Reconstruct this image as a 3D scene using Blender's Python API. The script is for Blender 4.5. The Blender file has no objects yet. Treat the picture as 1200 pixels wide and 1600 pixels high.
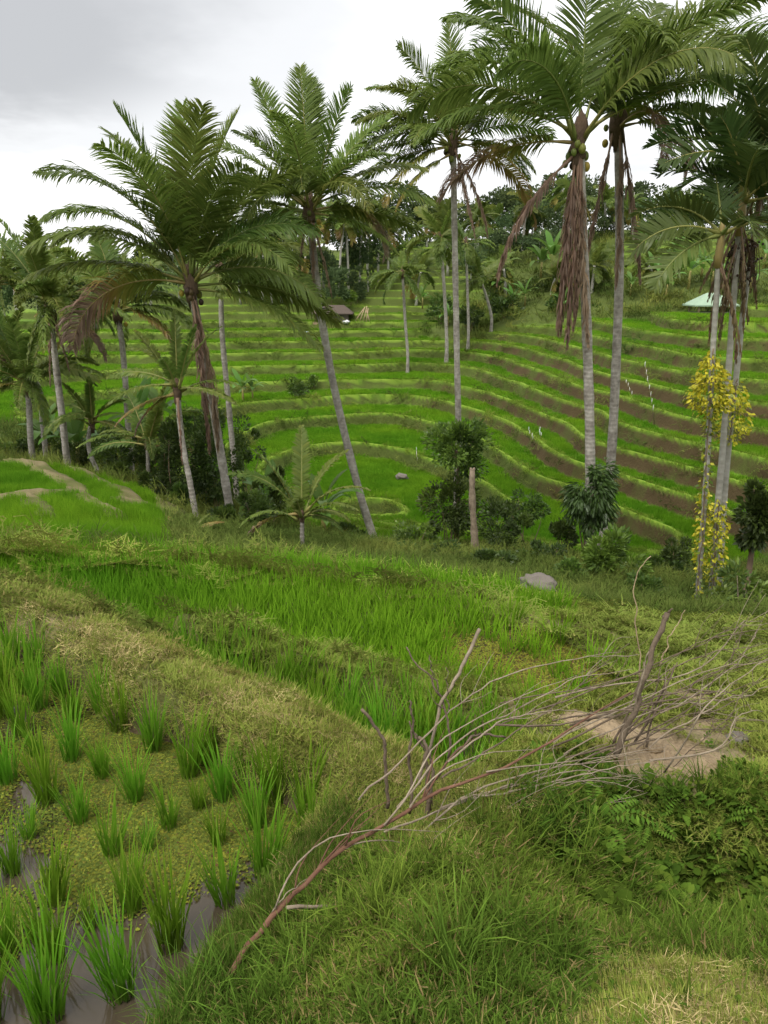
import bpy, math, random
import numpy as np
from math import radians as R, sin, cos, tan, pi, atan2, sqrt
from mathutils import Vector

# ------------------------------------------------------------------ camera, sky, sun, exposure
sc = bpy.context.scene
COL = sc.collection
PITCH = R(17.3)
FPX = 1155.0                                   # focal length in photograph pixels (1200 x 1600)
cam = bpy.data.cameras.new('camera'); camo = bpy.data.objects.new('camera', cam); COL.objects.link(camo)
cam.sensor_fit = 'VERTICAL'; cam.sensor_height = 24.0; cam.lens = 24.0 * FPX / 1600.0
cam.clip_start = 0.05; cam.clip_end = 3000.0
camo.location = (0, 0, 0); camo.rotation_euler = (pi/2 - PITCH, 0, 0)
sc.camera = camo
sc.view_settings.view_transform = 'Standard'; sc.view_settings.look = 'None'
sc.view_settings.gamma = 1.0; sc.view_settings.use_curve_mapping = False
sc.view_settings.exposure = 1.12
sc.cycles.use_adaptive_sampling = True; sc.cycles.adaptive_threshold = 0.05; sc.cycles.use_denoising = True; sc.cycles.use_light_tree = False
sc.cycles.max_bounces = 4; sc.cycles.diffuse_bounces = 2; sc.cycles.glossy_bounces = 2; sc.cycles.transmission_bounces = 3; sc.cycles.transparent_max_bounces = 4
SUN_EL, SUN_AZ = 62.0, 215.0                   # azimuth measured from +Y clockwise: high, a little behind the camera
SUN_STRENGTH, CLOUD_STRENGTH, SKY_STRENGTH = 1.5, 0.62, 0.06

w = bpy.data.worlds.new('World'); sc.world = w; w.use_nodes = True
w.cycles.sampling_method = 'MANUAL'; w.cycles.sample_map_resolution = 256
nt = w.node_tree; nt.nodes.clear()
def WN(t, **k):
    n = nt.nodes.new(t)
    for a, b in k.items(): setattr(n, a, b)
    return n
def WM(op, a, b=None, c=None, clamp=False):
    n = WN('ShaderNodeMath', operation=op, use_clamp=clamp)
    for i, v in enumerate((a, b, c)):
        if v is None: continue
        if isinstance(v, (int, float)): n.inputs[i].default_value = v
        else: nt.links.new(v, n.inputs[i])
    return n.outputs[0]
sky = WN('ShaderNodeTexSky', sky_type='NISHITA'); sky.sun_disc = False
sky.sun_elevation = R(SUN_EL); sky.sun_rotation = R(SUN_AZ); sky.air_density = 1.2; sky.dust_density = 3.0
bg1 = WN('ShaderNodeBackground'); bg1.inputs[1].default_value = SKY_STRENGTH; nt.links.new(sky.outputs[0], bg1.inputs[0])
tc = WN('ShaderNodeTexCoord'); sep = WN('ShaderNodeSeparateXYZ'); nt.links.new(tc.outputs['Generated'], sep.inputs[0])
# cloud deck: project the view direction on a flat layer so that clouds flatten towards the horizon
zz = WM('ADD', WM('MAXIMUM', sep.outputs[2], 0.0), 0.16)
u_ = WM('DIVIDE', sep.outputs[0], zz); v_ = WM('DIVIDE', sep.outputs[1], zz)
comb = WN('ShaderNodeCombineXYZ'); nt.links.new(u_, comb.inputs[0]); nt.links.new(v_, comb.inputs[1])
def wnoise(scale, detail, rough, off):
    mp = WN('ShaderNodeMapping'); mp.inputs['Location'].default_value = off; nt.links.new(comb.outputs[0], mp.inputs[0])
    n = WN('ShaderNodeTexNoise'); n.inputs['Scale'].default_value = scale; n.inputs['Detail'].default_value = detail
    n.inputs['Roughness'].default_value = rough; nt.links.new(mp.outputs[0], n.inputs[0]); return n.outputs[0]
big = wnoise(0.75, 2, 0.5, (0.3, 4.2, 0)); fine = wnoise(2.4, 4, 0.6, (3.1, 1.0, 0))
# one heavy cloud bank over the left of the view, soft edged, broken by noise
du = WM('ADD', WM('MULTIPLY', WM('SUBTRACT', u_, -1.02), 0.95), WM('MULTIPLY', WM('SUBTRACT', fine, 0.5), 1.0))
dv = WM('ADD', WM('MULTIPLY', WM('SUBTRACT', v_, 2.25), 0.95), WM('MULTIPLY', WM('SUBTRACT', big, 0.5), 0.8))
rr = WM('SQRT', WM('ADD', WM('MULTIPLY', du, du), WM('MULTIPLY', dv, dv)))
bank = WM('SMOOTH_MAX', WM('SUBTRACT', 1.0, rr), 0.0, 0.25)
grey = WM('ADD', WM('MULTIPLY', bank, 0.75), WM('MULTIPLY', WM('SUBTRACT', big, 0.5), 0.9))
grey = WM('ADD', grey, WM('MULTIPLY', WM('SUBTRACT', fine, 0.5), 0.45))
ramp = WN('ShaderNodeValToRGB'); nt.links.new(grey, ramp.inputs[0])
ramp.color_ramp.interpolation = 'EASE'
e = ramp.color_ramp.elements; e[0].position = 0.0; e[0].color = (1, 1, 1, 1); e[1].position = 0.62; e[1].color = (.475, .48, .492, 1)
m1 = e.new(0.22); m1.color = (.76, .767, .78, 1)
bg2 = WN('ShaderNodeBackground'); bg2.inputs[1].default_value = CLOUD_STRENGTH; nt.links.new(ramp.outputs[0], bg2.inputs[0])
mx = WN('ShaderNodeMixShader'); mx.inputs[0].default_value = 0.90
nt.links.new(bg1.outputs[0], mx.inputs[1]); nt.links.new(bg2.outputs[0], mx.inputs[2])
wo = WN('ShaderNodeOutputWorld'); nt.links.new(mx.outputs[0], wo.inputs[0])

sl = bpy.data.lights.new('sun', 'SUN'); sl.energy = SUN_STRENGTH; sl.angle = R(24); sl.color = (1, .965, .9)
so = bpy.data.objects.new('sun', sl); COL.objects.link(so)
sd = Vector((sin(R(SUN_AZ))*cos(R(SUN_EL)), cos(R(SUN_AZ))*cos(R(SUN_EL)), sin(R(SUN_EL))))
so.rotation_euler = (-sd).to_track_quat('-Z', 'Y').to_euler()

# ------------------------------------------------------------------ helpers
rng = np.random.default_rng(11)
random.seed(11)
CP, SP = cos(PITCH), sin(PITCH)
def ray(px, py):
    xc = (px-600)/FPX; yc = (800-py)/FPX
    return np.array([xc, CP + yc*SP, -SP + yc*CP])
def P(px, py, Y):                               # point seen at a pixel, Y metres ahead
    d = ray(px, py); return d*(Y/d[1])
def G(px, py, z):                               # point seen at a pixel, at height z
    d = ray(px, py); return d*(z/d[2])

def link(o, parent=None):
    COL.objects.link(o)
    if parent is not None: o.parent = parent
    return o
def mesh_data(name, V, F, mat=None, attrs=None, smooth=True):
    """V (n,3); F: list of index arrays (m,k)."""
    V = np.asarray(V, dtype=np.float32).reshape(-1, 3)
    me = bpy.data.meshes.new(name)
    if not isinstance(F, (list, tuple)): F = [F]
    F = [np.asarray(f, dtype=np.int32) for f in F if len(f)]
    nl = sum(f.size for f in F); npoly = sum(len(f) for f in F)
    me.vertices.add(len(V)); me.vertices.foreach_set('co', V.ravel())
    me.loops.add(nl); me.loops.foreach_set('vertex_index', np.concatenate([f.ravel() for f in F]))
    tot = np.concatenate([np.full(len(f), f.shape[1], dtype=np.int32) for f in F])
    st = np.zeros(npoly, dtype=np.int32); st[1:] = np.cumsum(tot)[:-1]
    me.polygons.add(npoly); me.polygons.foreach_set('loop_start', st)
    try: me.polygons.foreach_set('loop_total', tot)
    except Exception: pass
    me.polygons.foreach_set('use_smooth', np.full(npoly, smooth, dtype=bool))
    if attrs:
        for k, a in attrs.items():
            at = me.attributes.new(k, 'FLOAT', 'POINT'); at.data.foreach_set('value', np.asarray(a, dtype=np.float32))
    me.update(calc_edges=True); me.validate()
    if mat: me.materials.append(mat)
    return me
def obj(name, me, parent=None, kind=None):
    o = bpy.data.objects.new(name, me); link(o, parent)
    if kind: o['kind'] = kind
    return o
def empty(name, loc, label, cat, group=None, rz=0.0):
    o = bpy.data.objects.new(name, None); link(o); o.location = loc; o.rotation_euler = (0, 0, rz); o.empty_display_size = .2
    return tag(o, label, cat, group)
def tag(o, label, cat, group=None):
    o['label'] = label; o['category'] = cat
    if group: o['group'] = group
    return o
def structure(o): o['kind'] = 'structure'; return o
def copy_tree(o, parent=None):
    c = o.copy(); link(c, parent)
    for ch in list(o.children): copy_tree(ch, c)
    return c
class MB:                                        # collects pieces of one mesh
    def __init__(s): s.V = []; s.F = {}; s.n = 0; s.A = []
    def add(s, V, *Fs, a=0.0):
        V = np.asarray(V, float).reshape(-1, 3)
        for F in Fs:
            F = np.asarray(F, int)
            if F.size: s.F.setdefault(F.shape[1], []).append(F + s.n)
        s.V.append(V); s.n += len(V); s.A.append(np.full(len(V), a) if np.isscalar(a) else np.asarray(a))
    def data(s, name, mat, attr='tint', smooth=True):
        return mesh_data(name, np.concatenate(s.V), [np.concatenate(f) for f in s.F.values()], mat, {attr: np.concatenate(s.A)}, smooth)
    def box(s, c, d, rz=0, a=0.0):
        x, y, z = [q/2 for q in d]
        v = np.array([[i*x, j*y, k*z] for k in (-1, 1) for j in (-1, 1) for i in (-1, 1)])
        v = v @ np.array([[cos(rz), sin(rz), 0], [-sin(rz), cos(rz), 0], [0, 0, 1]]) + np.asarray(c)
        s.add(v, [[0, 2, 3, 1], [4, 5, 7, 6], [0, 1, 5, 4], [2, 6, 7, 3], [0, 4, 6, 2], [1, 3, 7, 5]], a=a)
def norm(v): return v/np.maximum(np.linalg.norm(v, axis=-1, keepdims=True), 1e-9)
def tube(pts, rad, sides=6, cap=True):
    pts = np.asarray(pts, float); n = len(pts); rad = np.broadcast_to(np.asarray(rad, float), (n,))
    t = norm(np.gradient(pts, axis=0)); ref = np.array([0.31, 0.17, 0.93]) if abs(t[0][2]) < .8 else np.array([1., .1, 0])
    a = norm(np.cross(t, ref)); b = np.cross(t, a)
    ang = np.arange(sides)*2*pi/sides
    V = pts[:, None] + rad[:, None, None]*(np.cos(ang)[None, :, None]*a[:, None] + np.sin(ang)[None, :, None]*b[:, None])
    i = np.arange(n-1)[:, None]*sides; j = np.arange(sides)[None]
    F = np.stack([i+j, i+(j+1) % sides, i+sides+(j+1) % sides, i+sides+j], -1).reshape(-1, 4)
    V = V.reshape(-1, 3)
    if cap:
        V = np.concatenate([V, pts[[0, -1]]]); k = n*sides; jj = np.arange(sides)
        T = np.concatenate([np.stack([np.full(sides, k), (jj+1) % sides, jj], -1), np.stack([np.full(sides, k+1), (n-1)*sides+jj, (n-1)*sides+(jj+1) % sides], -1)])
        return V, F, T
    return V, F, np.zeros((0, 3), int)
def spline(ctrl, n):                             # Catmull-Rom through control points
    c = np.asarray(ctrl, float); c = np.concatenate([[2*c[0]-c[1]], c, [2*c[-1]-c[-2]]]); m = len(c)-3
    u = np.linspace(0, m-1e-6, n); k = u.astype(int); f = (u-k)[:, None]
    p0, p1, p2, p3 = c[k], c[k+1], c[k+2], c[k+3]
    return .5*(2*p1 + (p2-p0)*f + (2*p0-5*p1+4*p2-p3)*f**2 + (3*p1-p0-3*p2+p3)*f**3)
def polyline_dist(X, Y, pl):                     # distance to an open polyline and the parameter along it
    d = np.full(X.shape, 1e9); L = np.zeros(X.shape)
    for i in range(len(pl)-1):
        a, b = pl[i][:2], pl[i+1][:2]; ab = b-a; q = np.clip(((X-a[0])*ab[0]+(Y-a[1])*ab[1])/max(ab@ab, 1e-9), 0, 1)
        dd = np.hypot(X-a[0]-q*ab[0], Y-a[1]-q*ab[1]); m = dd < d; d[m] = dd[m]; L[m] = (i+q[m])/(len(pl)-1)
    return d, L
def poly_sd(X, Y, pg):                           # signed distance to a polygon, positive inside
    pg = np.asarray(pg)[:, :2]; d, _ = polyline_dist(X, Y, np.concatenate([pg, pg[:1]]))
    ins = np.zeros(X.shape, bool); n = len(pg)
    for i in range(n):
        x1, y1 = pg[i]; x2, y2 = pg[(i+1) % n]
        c = ((y1 > Y) != (y2 > Y)) & (X < (x2-x1)*(Y-y1)/((y2-y1) or 1e-9)+x1); ins ^= c
    return np.where(ins, d, -d)
def sstep(a, b, x): t = np.clip((x-a)/(b-a), 0, 1); return t*t*(3-2*t)
def hash2(i, j, s=0):
    h = (i*374761393 + j*668265263 + s*1442695041) & 0x7fffffff
    h = ((h ^ (h >> 13))*1274126177) & 0x7fffffff
    return ((h ^ (h >> 16)) & 0xffff)/65535.0
def vnoise(x, y, s=0):
    xi = np.floor(x).astype(np.int64); yi = np.floor(y).astype(np.int64); fx = x-xi; fy = y-yi
    fx = fx*fx*(3-2*fx); fy = fy*fy*(3-2*fy)
    a = hash2(xi, yi, s)*(1-fx)+hash2(xi+1, yi, s)*fx; b = hash2(xi, yi+1, s)*(1-fx)+hash2(xi+1, yi+1, s)*fx
    return a*(1-fy)+b*fy-.5
def fbm(x, y, o=3, s=0):
    v = 0; a = 1.0
    for k in range(o): v = v+a*vnoise(x*2**k, y*2**k, s+k*17); a *= .5
    return v

# ------------------------------------------------------------------ materials
def new_mat(name):
    m = bpy.data.materials.new(name); m.use_nodes = True; n = m.node_tree; n.nodes.clear(); return m, n
def N(n, t, **k):
    q = n.nodes.new(t)
    for a, b in k.items(): setattr(q, a, b)
    return q
def inp(n, node, i, v):
    if isinstance(v, bpy.types.NodeSocket): n.links.new(v, node.inputs[i])
    elif v is not None: node.inputs[i].default_value = v
def math_(n, op, a, b=None, c=None, clamp=False):
    q = N(n, 'ShaderNodeMath', operation=op, use_clamp=clamp)
    for i, v in enumerate((a, b, c)): inp(n, q, i, v)
    return q.outputs[0]
def mixc(n, f, a, b, blend='MIX'):
    q = N(n, 'ShaderNodeMix', data_type='RGBA', blend_type=blend)
    inp(n, q, 0, f); inp(n, q, 6, a if not isinstance(a, tuple) else (*a, 1)); inp(n, q, 7, b if not isinstance(b, tuple) else (*b, 1)); return q.outputs[2]
def noise(n, scale, detail=4, rough=.55, vec=None, dist=0):
    q = N(n, 'ShaderNodeTexNoise'); q.inputs['Scale'].default_value = scale; q.inputs['Detail'].default_value = detail
    q.inputs['Roughness'].default_value = rough; q.inputs['Distortion'].default_value = dist
    if vec is not None: n.links.new(vec, q.inputs['Vector'])
    return q.outputs[0]
def attr(n, name): return N(n, 'ShaderNodeAttribute', attribute_name=name).outputs['Fac']
def ramp_(n, f, stops):
    q = N(n, 'ShaderNodeValToRGB'); inp(n, q, 0, f); el = q.color_ramp.elements
    while len(el) < len(stops): el.new(.5)
    for s, (p, c) in zip(el, stops): s.position = p; s.color = (*c, 1)
    return q.outputs[0]
def coords(n, which='Object'): return N(n, 'ShaderNodeTexCoord').outputs[which]
def worldpos(n): return N(n, 'ShaderNodeNewGeometry').outputs['Position']
def bump(n, h, strength=.5, dist=.02):
    q = N(n, 'ShaderNodeBump'); q.inputs['Strength'].default_value = strength; q.inputs['Distance'].default_value = dist; n.links.new(h, q.inputs['Height']); return q.outputs[0]
def finish(n, col, rough=.8, nrm=None, trans=0.0, tcol=None, spec=.3):
    b = N(n, 'ShaderNodeBsdfPrincipled'); inp(n, b, 'Base Color', col if not isinstance(col, tuple) else (*col, 1)); inp(n, b, 'Roughness', rough)
    b.inputs['Specular IOR Level'].default_value = spec
    if nrm is not None: n.links.new(nrm, b.inputs['Normal'])
    o = N(n, 'ShaderNodeOutputMaterial'); s = b.outputs[0]
    if trans:
        t = N(n, 'ShaderNodeBsdfTranslucent'); inp(n, t, 0, tcol if tcol is not None else col)
        q = N(n, 'ShaderNodeMixShader'); q.inputs[0].default_value = trans; n.links.new(s, q.inputs[1]); n.links.new(t.outputs[0], q.inputs[2]); s = q.outputs[0]
    n.links.new(s, o.inputs[0])
def leaf_mat(name, stops, bright=.35, trans=.35, rough=None, spec=.25, field=0.0):
    """Foliage: colour by the per-vertex 'tint', varied per copy; 'field' adds the slow drift of colour over a whole field."""
    m, n = new_mat(name)
    rnd = N(n, 'ShaderNodeObjectInfo').outputs['Random']
    c = ramp_(n, attr(n, 'tint'), stops)
    hs = N(n, 'ShaderNodeHueSaturation')
    v = math_(n, 'MULTIPLY_ADD', rnd, bright, 1-bright/2)
    if field:
        nz = N(n, 'ShaderNodeAttribute', attribute_name='drift', attribute_type='INSTANCER').outputs['Fac']
        v = math_(n, 'MULTIPLY', v, math_(n, 'MULTIPLY_ADD', nz, .55*field, 1.0)); inp(n, hs, 0, math_(n, 'MULTIPLY_ADD', nz, -.045*field, .5))
    else: inp(n, hs, 0, math_(n, 'MULTIPLY_ADD', rnd, .03, .485))
    inp(n, hs, 2, v); n.links.new(c, hs.inputs['Color'])
    if rough is None:
        d = N(n, 'ShaderNodeBsdfDiffuse'); n.links.new(hs.outputs[0], d.inputs[0]); t = N(n, 'ShaderNodeBsdfTranslucent'); n.links.new(hs.outputs[0], t.inputs[0])
        q = N(n, 'ShaderNodeMixShader'); q.inputs[0].default_value = trans; n.links.new(d.outputs[0], q.inputs[1]); n.links.new(t.outputs[0], q.inputs[2])
        o = N(n, 'ShaderNodeOutputMaterial'); n.links.new(q.outputs[0], o.inputs[0])
    else: finish(n, hs.outputs[0], rough, None, trans, None, spec)
    return m
M = {}
M['rice'] = leaf_mat('rice_leaf', [(0, (.19, .25, .055)), (.2, (.12, .25, .018)), (.75, (.14, .30, .02)), (1, (.24, .34, .045))], .35, .42)
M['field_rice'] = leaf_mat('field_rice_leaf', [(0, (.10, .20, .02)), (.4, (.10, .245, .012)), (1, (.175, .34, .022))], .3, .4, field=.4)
M['grass'] = leaf_mat('grass_blade', [(0, (.25, .20, .08)), (.12, (.10, .11, .026)), (.3, (.055, .105, .015)), (.7, (.08, .155, .020)), (1, (.15, .21, .04))], .6, .3, field=.9)
M['lip_grass'] = leaf_mat('lip_grass_blade', [(0, (.14, .17, .03)), (.5, (.155, .245, .028)), (1, (.22, .31, .05))], .35, .35, field=.25)
M['wild_grass'] = leaf_mat('wild_grass_blade', [(0, (.13, .14, .04)), (.5, (.105, .15, .03)), (1, (.16, .19, .05))], .6, .3, field=1.0)
M['mown'] = leaf_mat('mown_grass_blade', [(0, (.31, .265, .095)), (.35, (.175, .225, .040)), (1, (.25, .305, .066))], .5, .3, field=.5)
M['straw'] = leaf_mat('cut_straw', [(0, (.40, .31, .14)), (.6, (.50, .40, .19)), (1, (.33, .30, .10))], .6, .15)
M['weed'] = leaf_mat('weed_leaf', [(0, (.055, .08, .014)), (.5, (.07, .125, .016)), (1, (.14, .21, .028))], .5, .3)
M['palm'] = leaf_mat('palm_leaflet', [(0, (.095, .15, .030)), (.28, (.17, .225, .045)), (.45, (.26, .265, .055)), (.6, (.30, .22, .06)), (.78, (.30, .20, .13)), (1, (.24, .17, .125))], .35, .46, .45, .25)
M['areca'] = leaf_mat('areca_leaflet', [(0, (.035, .062, .016)), (.4, (.075, .11, .025)), (.7, (.20, .20, .04)), (1, (.17, .11, .06))], .3, .25, .45, .25)
M['tree'] = leaf_mat('tree_leaf', [(0, (.065, .098, .045)), (.5, (.095, .14, .058)), (1, (.155, .205, .075))], .45, .34)  # far trees: distance haze put into the leaf colours, lighter and greyer
M['bush'] = leaf_mat('bush_leaf', [(0, (.04, .068, .016)), (.5, (.075, .125, .022)), (1, (.15, .225, .03))], .35, .3, .45, .35)
M['banana'] = leaf_mat('banana_leaf', [(0, (.085, .16, .03)), (.6, (.12, .23, .04)), (1, (.22, .19, .07))], .4, .4, .4, .3)
M['vine'] = leaf_mat('vine_leaf', [(0, (.07, .13, .02)), (.35, (.22, .28, .02)), (.7, (.56, .53, .03)), (1, (.70, .65, .05))], .3, .3, .45, .3)

def bark(name, c1, c2, ring=0.0, scale=6.0):
    m, n = new_mat(name); co = coords(n)
    a = noise(n, scale, 6, .65, co); b = noise(n, scale*.25, 3, .5, co)
    f = math_(n, 'MULTIPLY_ADD', b, 1.5, math_(n, 'MULTIPLY_ADD', a, 1.5, -.95), clamp=True)
    c = mixc(n, f, c1, c2); h = a
    if ring:
        wv = N(n, 'ShaderNodeTexWave', wave_type='BANDS', bands_direction='Z'); wv.inputs['Scale'].default_value = ring; wv.inputs['Distortion'].default_value = 2.2
        wv.inputs['Detail'].default_value = 2; wv.inputs['Detail Scale'].default_value = 1.5; n.links.new(co, wv.inputs['Vector'])
        c = mixc(n, math_(n, 'MULTIPLY', math_(n, 'GREATER_THAN', math_(n, 'MULTIPLY_ADD', a, .9, wv.outputs['Fac']), 1.28), .10), c, tuple(q*.45 for q in c1))
        h = math_(n, 'MULTIPLY_ADD', wv.outputs['Fac'], .35, a)
    finish(n, c, .9, bump(n, h, .7, .02)); return m
M['palm_bark'] = bark('palm_trunk_bark', (.12, .10, .08), (.44, .41, .36), 2.6, 7.0)
M['areca_bark'] = bark('areca_trunk_bark', (.22, .21, .17), (.42, .40, .35), 2.4)
M['far_bark'] = bark('pale_trunk_bark', (.30, .28, .24), (.44, .42, .37))
M['wood'] = bark('brown_bark', (.13, .09, .06), (.24, .17, .11))
M['dead_red'] = bark('red_brown_branch_bark', (.10, .045, .026), (.19, .10, .062), 0, 18)
M['dead_grey'] = bark('dry_twig_bark', (.17, .13, .088), (.33, .27, .195), 0, 22)
M['dead_dark'] = bark('dark_stem_bark', (.085, .06, .042), (.185, .14, .095), 0, 20)
M['stump'] = bark('stump_wood', (.11, .08, .055), (.30, .24, .17), 0, 9)
M['rachis'], n_ = new_mat('frond_rib'); finish(n_, ramp_(n_, attr(n_, 'tint'), [(0, (.16, .20, .05)), (.5, (.28, .22, .07)), (1, (.24, .15, .10))]), .5)
M['husk'], n_ = new_mat('palm_fibre'); c_ = coords(n_); finish(n_, mixc(n_, noise(n_, 9, 5, .7, c_), (.05, .034, .022), (.17, .11, .07)), .95, bump(n_, noise(n_, 22, 4, .7, c_), .9, .04))
M['coconut'], n_ = new_mat('coconut_skin'); finish(n_, ramp_(n_, attr(n_, 'tint'), [(0, (.10, .15, .03)), (.5, (.34, .25, .04)), (1, (.05, .03, .02))]), .5)
M['stone'], n_ = new_mat('grey_boulder'); c_ = coords(n_); finish(n_, mixc(n_, noise(n_, 3, 7, .65, c_), (.085, .075, .062), (.23, .20, .17)), .9, bump(n_, noise(n_, 9, 6, .7, c_), .8, .04))
M['thatch'], n_ = new_mat('old_thatch'); c_ = coords(n_); finish(n_, mixc(n_, noise(n_, 6, 6, .7, c_), (.055, .042, .034), (.13, .10, .08)), .95, bump(n_, noise(n_, 14, 5, .7, c_), .8, .05))
M['hutwall'], n_ = new_mat('woven_wall'); c_ = coords(n_); finish(n_, mixc(n_, noise(n_, 5, 5, .6, c_), (.13, .11, .09), (.26, .22, .18)), .9)
M['dark'], n_ = new_mat('painted_opening_shade'); finish(n_, (.02, .018, .015), .9)  # near-black colour stands for the shade inside a doorway
M['green_roof'], n_ = new_mat('pale_green_sheet_roof'); c_ = coords(n_); finish(n_, mixc(n_, noise(n_, 3, 4, .6, c_), (.22, .32, .22), (.33, .44, .31)), .5)
M['white'], n_ = new_mat('white_cloth'); finish(n_, (.75, .76, .78), .7)
M['shirt'], n_ = new_mat('pale_blue_shirt'); finish(n_, (.62, .70, .84), .8)
M['clothdark'], n_ = new_mat('dark_trousers'); finish(n_, (.05, .055, .075), .85)
M['skin'], n_ = new_mat('skin'); finish(n_, (.28, .16, .10), .6)
M['pole'], n_ = new_mat('bare_pole'); c_ = coords(n_); finish(n_, mixc(n_, noise(n_, 4, 4, .6, c_), (.28, .20, .12), (.45, .34, .22)), .85)
M['ribbon'], n_ = new_mat('white_plastic_strip'); finish(n_, (.8, .8, .78), .4)

# water of the paddies: thin muddy water that mirrors the sky
M['water'], n_ = new_mat('muddy_water'); c_ = worldpos(n_)
finish(n_, mixc(n_, noise(n_, 2.5, 4, .6, c_), (.045, .036, .024), (.085, .066, .042)), .06, bump(n_, noise(n_, 9, 2, .5, c_), .05, .02), spec=.4)
M['duckweed'] = leaf_mat('floating_duckweed', [(0, (.065, .09, .018)), (.45, (.10, .125, .025)), (.8, (.21, .22, .03)), (1, (.12, .07, .035))], .6, .15)

# terrain: colour zones of the ground itself (rice bed, grassed lip, earth riser, wild slope, bare soil, mud, cut straw)
def terrain_mat():
    m, n = new_mat('terrace_ground'); wp = worldpos(n)
    n1 = noise(n, .9, 3, .6, wp); n2 = noise(n, 7, 3, .65, wp); n3 = noise(n, .16, 2, .5, wp); n4 = noise(n, 38, 2, .6, wp)
    tread = mixc(n, n3, (.10, .22, .012), (.17, .31, .022)); tread = mixc(n, math_(n, 'MULTIPLY', n2, .6), tread, (.07, .15, .012))
    lip = mixc(n, n2, (.13, .20, .022), (.22, .30, .042))
    soil = mixc(n, n1, (.055, .040, .018), (.115, .082, .040)); soil = mixc(n, math_(n, 'MULTIPLY', n4, .5), soil, (.045, .033, .014))
    mossy = mixc(n, n2, (.048, .065, .016), (.10, .13, .026))
    vs = N(n, 'ShaderNodeMapping'); vs.inputs['Scale'].default_value = (1, 1, .35); n.links.new(wp, vs.inputs[0])
    patch = noise(n, .55, 4, .65, vs.outputs[0])
    riser = mixc(n, ramp_(n, math_(n, 'ADD', patch, attr(n, 'brown')), [(.42, (0, 0, 0)), (.62, (1, 1, 1))]), mossy, soil)
    wild = mixc(n, n1, (.06, .085, .022), (.13, .17, .035)); wild = mixc(n, math_(n, 'MULTIPLY', n2, .5), wild, (.05, .06, .02))
    vo = N(n, 'ShaderNodeTexVoronoi', feature='DISTANCE_TO_EDGE'); vo.inputs['Scale'].default_value = 11; n.links.new(wp, vo.inputs['Vector'])
    crack = ramp_(n, vo.outputs['Distance'], [(.0, (1, 1, 1)), (.07, (0, 0, 0))])
    bare = mixc(n, n2, (.26, .19, .115), (.43, .335, .215)); bare = mixc(n, math_(n, 'MULTIPLY', n4, .7), bare, (.21, .15, .085)); bare = mixc(n, math_(n, 'MULTIPLY', crack, .35), bare, (.12, .08, .045))
    mud = mixc(n, n2, (.07, .05, .03), (.13, .095, .055))
    c = mixc(n, attr(n, 'z_tread'), wild, tread); c = mixc(n, attr(n, 'z_riser'), c, riser); c = mixc(n, attr(n, 'z_lip'), c, lip)
    turf = mixc(n, n2, (.07, .085, .025), (.16, .15, .05)); c = mixc(n, attr(n, 'z_turf'), c, turf)
    c = mixc(n, attr(n, 'z_bare'), c, bare); c = mixc(n, attr(n, 'z_mud'), c, mud)
    h = math_(n, 'ADD', n2, math_(n, 'MULTIPLY', n4, .35))
    finish(n, c, .95, bump(n, h, .8, .06), spec=.15); return m
M['terrain'] = terrain_mat()

# ------------------------------------------------------------------ the lie of the land
ZA, ZC, Z3, Z4 = -2.50, -3.08, -3.28, -3.72      # water levels of the four near paddies
near = [  # pixel, pixel, height below the eye
 (-200,1600,-2.45),(450,1510,-2.2),(525,1400,-2.22),(560,1325,-2.25),(390,1600,-2.12),(580,1275,-2.27),
 (520,1595,-1.9),(680,1600,-1.72),(700,1450,-1.87),(770,1350,-2.02),(690,1262,-2.22),(820,1255,-2.2),(640,1330,-2.12),
 (600,1205,-2.22),(450,1132,-2.22),(300,1062,-2.22),(150,1000,-2.22),(40,945,-2.2),(-120,895,-2.2),(-400,820,-2.2),
 (985,1395,-3.05),(1080,1390,-3.02),(1180,1405,-2.92),(900,1430,-2.42),(1000,1490,-2.42),(860,1560,-1.95),(1150,1585,-1.78),(1020,1600,-1.72),
 (1160,1510,-2.15),(890,1290,-2.32),(960,1270,-2.5),(1040,1262,-2.58),(1110,1262,-2.6),(1200,1275,-2.6),(1350,1500,-1.9),(1300,1300,-2.5),
 (960,1150,-2.62),(1050,1195,-2.62),(900,1120,-2.78),(1190,1190,-2.62),(1150,1120,-2.85),(1075,1085,-3.05),(1180,1040,-3.3),(1350,1150,-2.7),(1400,1050,-2.9),
 (860,1112,-2.86),(760,1088,-2.9),(640,1060,-2.92),(520,1033,-2.92),(400,1006,-2.9),(280,975,-2.75),
 (60,868,-3.2),(200,880,-3.22),(400,900,-3.22),(560,918,-3.22),(680,933,-3.22),(800,953,-3.25),(900,980,-3.25),(1000,1035,-3.2),(1045,1075,-3.1),(-150,852,-3.2),
 (0,858,-3.6),(160,866,-3.6),(300,874,-3.64),(440,882,-3.7),(560,892,-3.74),(700,912,-3.85),(830,938,-4.0),(960,962,-4.05),(1080,1000,-4.0),(1200,1000,-4.0),(-200,850,-3.5),
]
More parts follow.
